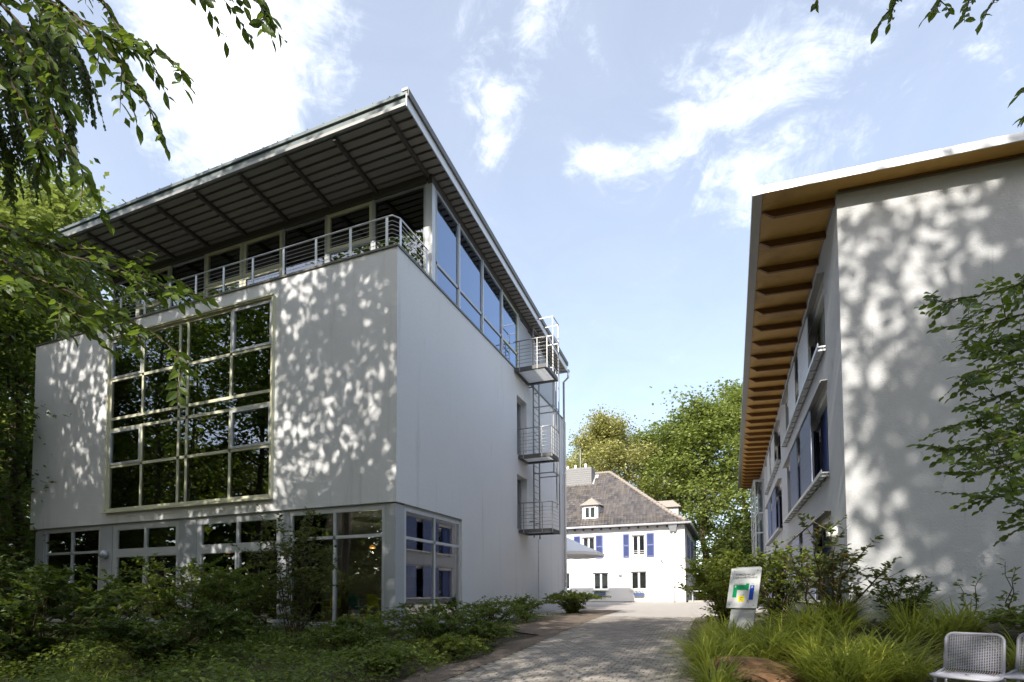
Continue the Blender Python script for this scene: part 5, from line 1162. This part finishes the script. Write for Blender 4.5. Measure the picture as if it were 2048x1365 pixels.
shrub('dogwood_shrub', 'dark low shrub in front of the privets', (-9.0, 6.6), 1.25, 1.5, 57, 34, 6840, 0.103, 'leaf_dark', group=GB, arch=.4)
shrub('cotoneaster_shrub', 'arching cotoneaster under the corner side window', (-6.4, 11.0), 1.2, 1.35, 58, 34, 6460, 0.075, 'leaf_shrub', group=GB, arch=.8, low=.05)
shrub('cotoneaster_shrub', 'arching cotoneaster with lit sprays along the shaded side wall', (-5.9, 13.2), 1.2, 1.4, 59, 34, 6460, 0.075, 'leaf_shrub', group=GB, arch=.8, low=.05, extra=('leaf_shrub_light', .1))
shrub('cotoneaster_shrub', 'low cotoneaster in front of the corner post', (-7.2, 9.3), .85, 1.3, 60, 34, 6080, 0.075, 'leaf_shrub', group=GB, arch=.8, low=.05)
shrub('cotoneaster_shrub', 'low bright leaved cotoneaster at the edge of the mulch strip', (-5.25, 9.9), .55, .95, 61, 26, 3420, 0.069, 'leaf_shrub_light', group=GB, arch=.8, low=.02)
shrub('cotoneaster_shrub', 'small leafy shrub at the middle of the shaded side wall', (-6.5, 17.6), 1.05, .65, 62, 22, 3230, 0.081, 'leaf_shrub', group=GB, arch=.4)
shrub('cotoneaster_shrub', 'mounded arching shrub by the foot of the downpipe', (-6.1, 22.3), 1.15, 1.45, 63, 44, 7980, 0.098, 'leaf_shrub', group=GB, arch=.9, low=.05, extra=('leaf_shrub_light', .15))
shrub('cotoneaster_shrub', 'spreading low cotoneaster at the mulch edge, half way along the bed', (-5.5, 11.6), .7, 1.0, 65, 34, 4200, .07, 'leaf_shrub', group=GB, arch=.8, low=.03)
shrub('cotoneaster_shrub', 'low cotoneaster closest to the bottom picture edge beside the path', (-5.6, 8.0), .5, 1.0, 66, 34, 4200, .07, 'leaf_shrub', group=GB, arch=.8, low=.03)
shrub('sapling', 'single leafy shoot standing before the corner post', (-7.55, 10.4), 1.1, .22, 64, 4, 285, 0.092, 'leaf_shrub_light', group=GB, arch=.1, low=.2)
# --- right bed
GR = 'shrubs in the bed by the wing'
shrub('hazel_shrub', 'light green bush directly behind the sign', (.05, 14.2), 2.35, 1.3, 71, 56, 11000, .095, 'leaf_shrub_light', group=GR, arch=.3, low=.05)
shrub('hazel_shrub', 'light green bush between the sign and the window wall', (1.05, 13.4), 2.1, .9, 72, 30, 4500, .095, 'leaf_shrub_light', group=GR, arch=.25, low=.05, extra=('leaf_shrub', .5))
shrub('witch_hazel', 'crooked stemmed shrub with yellowing leaves before the wing corner', (1.55, 11.0), 2.0, 1.05, 73, 10, 1500, .10, 'leaf_bronze', 'stem_tan', group=GR, arch=.1, low=.34, crook=.07, srad=.026, tmpl=T_LEAF, extra=('leaf_yellow', .09), spread=.2)
shrub('sapling', 'slim shoot with paired leaves against the end wall', (3.75, 11.3), 1.15, .18, 74, 2, 46, .10, 'leaf_shrub', group=GR, arch=.05, low=.1, tmpl=T_LEAF, spread=.04)
shrub('sapling', 'tall slim shoot nearest the right picture edge', (4.25, 11.3), 1.35, .2, 75, 2, 60, .10, 'leaf_shrub', group=GR, arch=.05, low=.1, tmpl=T_LEAF, spread=.04)
shrub('hornbeam_shrub', 'dense low hornbeam at the foot of the stained wall', (2.75, 11.35), 1.0, .6, 76, 16, 1100, .085, 'leaf_dark', group=GR, arch=.3, tmpl=T_LEAF)
shrub('bramble', 'shaded ground level leaves behind the wire chairs', (4.3, 10.2), .7, 1.1, 77, 26, 1500, .09, 'leaf_shrub', group=GR, arch=.7, low=.05)
# --- ornamental grass
def grass(name, label, spots, nper, hmin, hmax, mat, seed, wid=.011, splay=.6):
    rng = np.random.default_rng(seed); V = []; F = []
    for (x, y, r, k) in spots:
        for _ in range(int(nper*k)):
            a = rng.uniform(0, 2*math.pi); rr = r*math.sqrt(rng.uniform(0, 1)); bx_, by_ = x+rr*math.cos(a), y+rr*math.sin(a); z0 = ground_z(bx_, by_)-.02
            az = a+rng.normal(0, .7); h = rng.uniform(hmin, hmax); sp = splay*rng.uniform(.25, 1.25)*h; dr = rng.uniform(.0, .55)*h; w = wid*rng.uniform(.6, 1.3); c, s = math.cos(az), math.sin(az); o = len(V)
            for i in range(5):
                f = i/4; zz_ = h*(f-.0)*(1-.15*f)-dr*f**3; out = sp*f**1.7; ww = w*(1-f**2.2)+.0007
                V += [(bx_+c*out-s*ww, by_+s*out+c*ww, z0+zz_), (bx_+c*out+s*ww, by_+s*out-c*ww, z0+zz_)]
            for i in range(4): F.append([o+2*i, o+2*i+1, o+2*i+3, o+2*i+2])
    m = MB(); m.V = V; m.F = F; o = m.build(name, mat, fix=False, smooth=True); return tag(o, label, 'grass', kind='stuff')
spots = []
rg = random.Random(4)
for k in range(46):
    y = rg.uniform(7.2, 11.6); x = rg.uniform(-.35, 3.6)
    if (x-.4)**2/.55+(y-8.2)**2/.6 < 1 or (x > 1.3 and y < 7.9) or (x > 2.4 and y < 8.8): continue
    spots.append((x, y, .10, rg.uniform(.7, 1.3)))
for k in range(12): spots.append((rg.uniform(-.45, 0), rg.uniform(9.0, 12.6), .09, 1.2))
for x, y in ((1.5, 7.6), (1.15, 7.5), (1.05, 8.1), (1.3, 8.1), (1.7, 8.4), (-.25, 8.6), (1.15, 8.9), (1.6, 8.9), (2.0, 8.6), (.1, 9.5), (.6, 9.6), (1.05, 9.6), (-.25, 9.1), (2.0, 8.0)): spots.append((x, y, .10, 1.3))
grass('grass', 'tall arching sedge filling the bed round the boulder and sign', spots, 90, .55, 1.05, 'grass_blade', 81, .013, .95)
grass('dry_grass', 'dry straw coloured blades at the foot of the sedge', [(x, y, r*1.2, 1) for x, y, r, k in spots], 38, .2, .55, 'grass_dry', 82, .007, 1.3)
grass('grass', 'small tuft of bright grass in the lower left bed', [(-8.0, 4.75, .15, 1), (-7.6, 4.6, .12, .7), (-8.5, 4.9, .12, .7)], 70, .35, .62, 'grass_blade', 83)
# --- ground cover and litter
def cover(name, label, cat, n, xr_, yr_, mat, seed, hs, ls, avoid=None):
    rng = np.random.default_rng(seed); X = rng.uniform(*xr_, n); Y = rng.uniform(*yr_, n); cl_ = .5+.5*np.sin(X*1.9+np.sin(Y*1.3)*1.5)*np.sin(Y*2.1+X*.4)
    if avoid is not None: k = avoid(X, Y); X, Y, cl_ = X[k], Y[k], cl_[k]
    Z = np.array([ground_z(x, y) for x, y in zip(X, Y)])+rng.uniform(0.01, 1, len(X))*hs*(.35+.9*cl_); D, Nn = rand_dirs(rng, len(X), .9, 0)
    return tag(leaf_object(name, mat, None, np.stack([X, Y, Z], 1), D, Nn, rng.uniform(.6, 1.25, len(X))*ls, T_FOLD), label, cat, kind='stuff')
cover('ground_cover', 'knee high leafy ground cover across the shaded left bed', 'ground cover', 42000, (-16, -4.75), (3.2, 11.3), 'leaf_ground', 91, .5, .085)
cover('ground_cover', 'sparse ivy leaves along the shaded side wall', 'ground cover', 1500, (-7.5, -5.9), (11.5, 22), 'leaf_ground', 92, .16, .06)
cover('ground_cover', 'low green leaves under the shrubs of the right bed', 'ground cover', 7000, (-.45, 6.5), (6.6, 11.9), 'leaf_ground', 93, .18, .07)
pl_ = lambda X, Y: np.array([path_left(y)-.6 < x < path_right(y)+.1 for x, y in zip(X, Y)])
cover('fallen_leaves', 'scattered fallen leaves on the path and mulch', 'leaves', 900, (-5.6, -.5), (6.5, 20), 'litter', 94, .035, .045, lambda X, Y: (np.random.default_rng(1).uniform(0, 1, len(X)) < np.where(X < -4.2, 1, .35)))
# --- overhanging branches close to the viewpoint
T_ROUND = (T_LEAF[0]*np.array([1, 1.35, 1]), T_LEAF[1])
def overhang(t, lines, seed, lmat, ls, nside, sl, nsingle, droop, far=False, dens=.042, origin=None, twmat='twig_brown', nj=.65, fw=.0, tm=T_LEAF, vz=.1):
    rng = np.random.default_rng(seed); m = MB(); LP, LD_, LN, LS = [], [], [], []
    for ln in lines:
        p = np.array(ln); fine = [p[0]]
        for i in range(len(p)-1):
            for k in range(1, 5): fine.append(p[i]+(p[i+1]-p[i])*k/4+rng.normal(0, .008, 3))
        fine = np.array(fine); m.tube(fine, list(np.linspace(.011, .0018, len(fine))), 5, False); runs = [(fine, 0.25)]
        if origin is not None: m.tube(sub(rng, origin, fine[0], 5, .06), [.05, .035, .025, .016, .011], 6, False)
        for k in range(nside):
            f = rng.uniform(.18, .92); x = f*(len(fine)-1); i = min(int(x), len(fine)-2); q = fine[i]+(fine[i+1]-fine[i])*(x-i); dr = fine[i+1]-fine[i]; dr /= np.linalg.norm(dr)
            sd_ = np.cross(dr, [0, 0, 1])*rng.choice([-1, 1]); e = dr*rng.uniform(.5, 1)+sd_*rng.uniform(.3, .9)+np.array([0, 0, -droop*rng.uniform(.3, 1)+rng.normal(0, vz)]); e /= np.linalg.norm(e); l = sl*rng.uniform(.45, 1.1)*(1.15-f*.5)
            tp = np.array([q, q+e*l*.5+[0, 0, .0], q+e*l+[0, 0, -droop*l*.35]]); m.tube(tp, [.004, .003, .0012], 4, False); runs.append((tp, 0))
        for (r, st) in runs:
            L_ = np.concatenate([[0], np.cumsum(np.linalg.norm(np.diff(r, axis=0), axis=1))]); s = L_[-1]*st+rng.uniform(0, dens); sgn = 1
            while s < L_[-1]+.002:
                i = min(np.searchsorted(L_, s, side='right')-1, len(r)-2); i = max(i, 0); q = r[i]+(r[i+1]-r[i])*((s-L_[i])/max(L_[i+1]-L_[i], 1e-6)); dr = (r[i+1]-r[i])/np.linalg.norm(r[i+1]-r[i])
                sd_ = np.cross(dr, [0, 0, 1]); sd_ /= max(np.linalg.norm(sd_), 1e-3); LP.append(q); LD_.append(dr*.75+sd_*sgn*rng.uniform(.45, 1.0)+np.array([0, 0, -droop*rng.uniform(0, 1.0)])); LN.append(np.array([rng.normal(0, nj), rng.normal(0, nj)-fw, 1])); LS.append(ls*rng.uniform(.7, 1.2)); sgn = -sgn; s += dens*rng.uniform(.8, 1.25)
    m.build('overhanging_branch', twmat, t, smooth=True, fix=False)
    LP, LD_, LN, LS = map(np.array, (LP, LD_, LN, LS)); order = np.argsort(-LS/np.linalg.norm(LP-np.array([0, 0, 1.6]), axis=1)) if nsingle else np.arange(len(LP)); pick = order[:nsingle]; rest = order[nsingle:]
    if nsingle:
        V = tm[0]; mm = MB(); mm.V = [tuple(v) for v in V]; mm.F = [list(f) for f in tm[1]]; proto = None; org = Vector(WORIG[t.name])
        for i in pick:
            D = Vector(LD_[i]).normalized(); B = Vector(LN[i]).cross(D).normalized(); Nn = D.cross(B)
            if proto is None: proto = mm.build('leaf', lmat, None, fix=False); o = proto
            else: o = proto.copy(); col.objects.link(o)
            o.parent = t; M = Matrix((D, B, Nn)).transposed().to_4x4(); o.matrix_local = Matrix.Translation(Vector(LP[i])-org) @ M @ Matrix.Scale(LS[i], 4)
    if len(rest): leaf_object('foliage', lmat, t, LP[rest], LD_[rest], LN[rest], LS[rest], tm, kind='stuff' if nsingle else None)
    return len(LP)
TL = tree('hornbeam_tree', 'hornbeam at the left hanging long leafy twigs into the upper left corner', 'tree', (-6.9, -1.2), 15, 2.6, 101, 5000, .12, .22, 'leaf_beech', 'bark_grey', .50, None, .55, 12)
overhang(TL, LEFT_NEAR, 102, 'leaf_beech_near', .086, 8, .36, 200, .55, dens=.038, origin=(-6.7, -.9, 7.0))
TM = tree('beech_tree', 'young beech at the left whose flat branches cross the grey railing', 'tree', (-7.2, 1.3), 9.5, 2.0, 103, 2500, .11, .13, 'leaf_beech', 'bark_grey', .62, None, .5, 9)
overhang(TM, LEFT_MID, 104, 'leaf_beech_near', .076, 14, .38, 290, .30, dens=.036, nj=.8, fw=.4, vz=.25, origin=(-7.1, 1.35, 4.2))
TF = tree('weeping_beech', 'weeping tree with fine hanging twigs at the top left, beyond the nearer twigs', 'tree', (-16.0, 3.6), 15.5, 2.2, 105, 5000, .12, .2, 'leaf_beech', 'bark_grey', .55, None, .5, 11)
overhang(TF, LEFT_FAR, 106, 'leaf_dark', .085, 40, .8, 0, 1.3, dens=.045, origin=(-15.6, 3.8, 12.5))
TR = tree('beech_tree', 'young beech at the right spreading leafy sprays before the stained wall', 'tree', (8.4, 4.6), 13, 3.3, 107, 9000, .16, .16, 'leaf_beech', 'bark_grey', .62, None, .5, 9)
overhang(TR, RIGHT_NEAR, 108, 'leaf_beech_near', .074, 15, .44, 290, .15, dens=.040, nj=.9, fw=.8, tm=T_ROUND, vz=.55, origin=(8.2, 4.7, 4.0))
overhang(TR, RIGHT_TOP, 109, 'leaf_beech_near', .078, 3, .18, 60, .4, dens=.035, origin=(8.1, 4.6, 7.4))
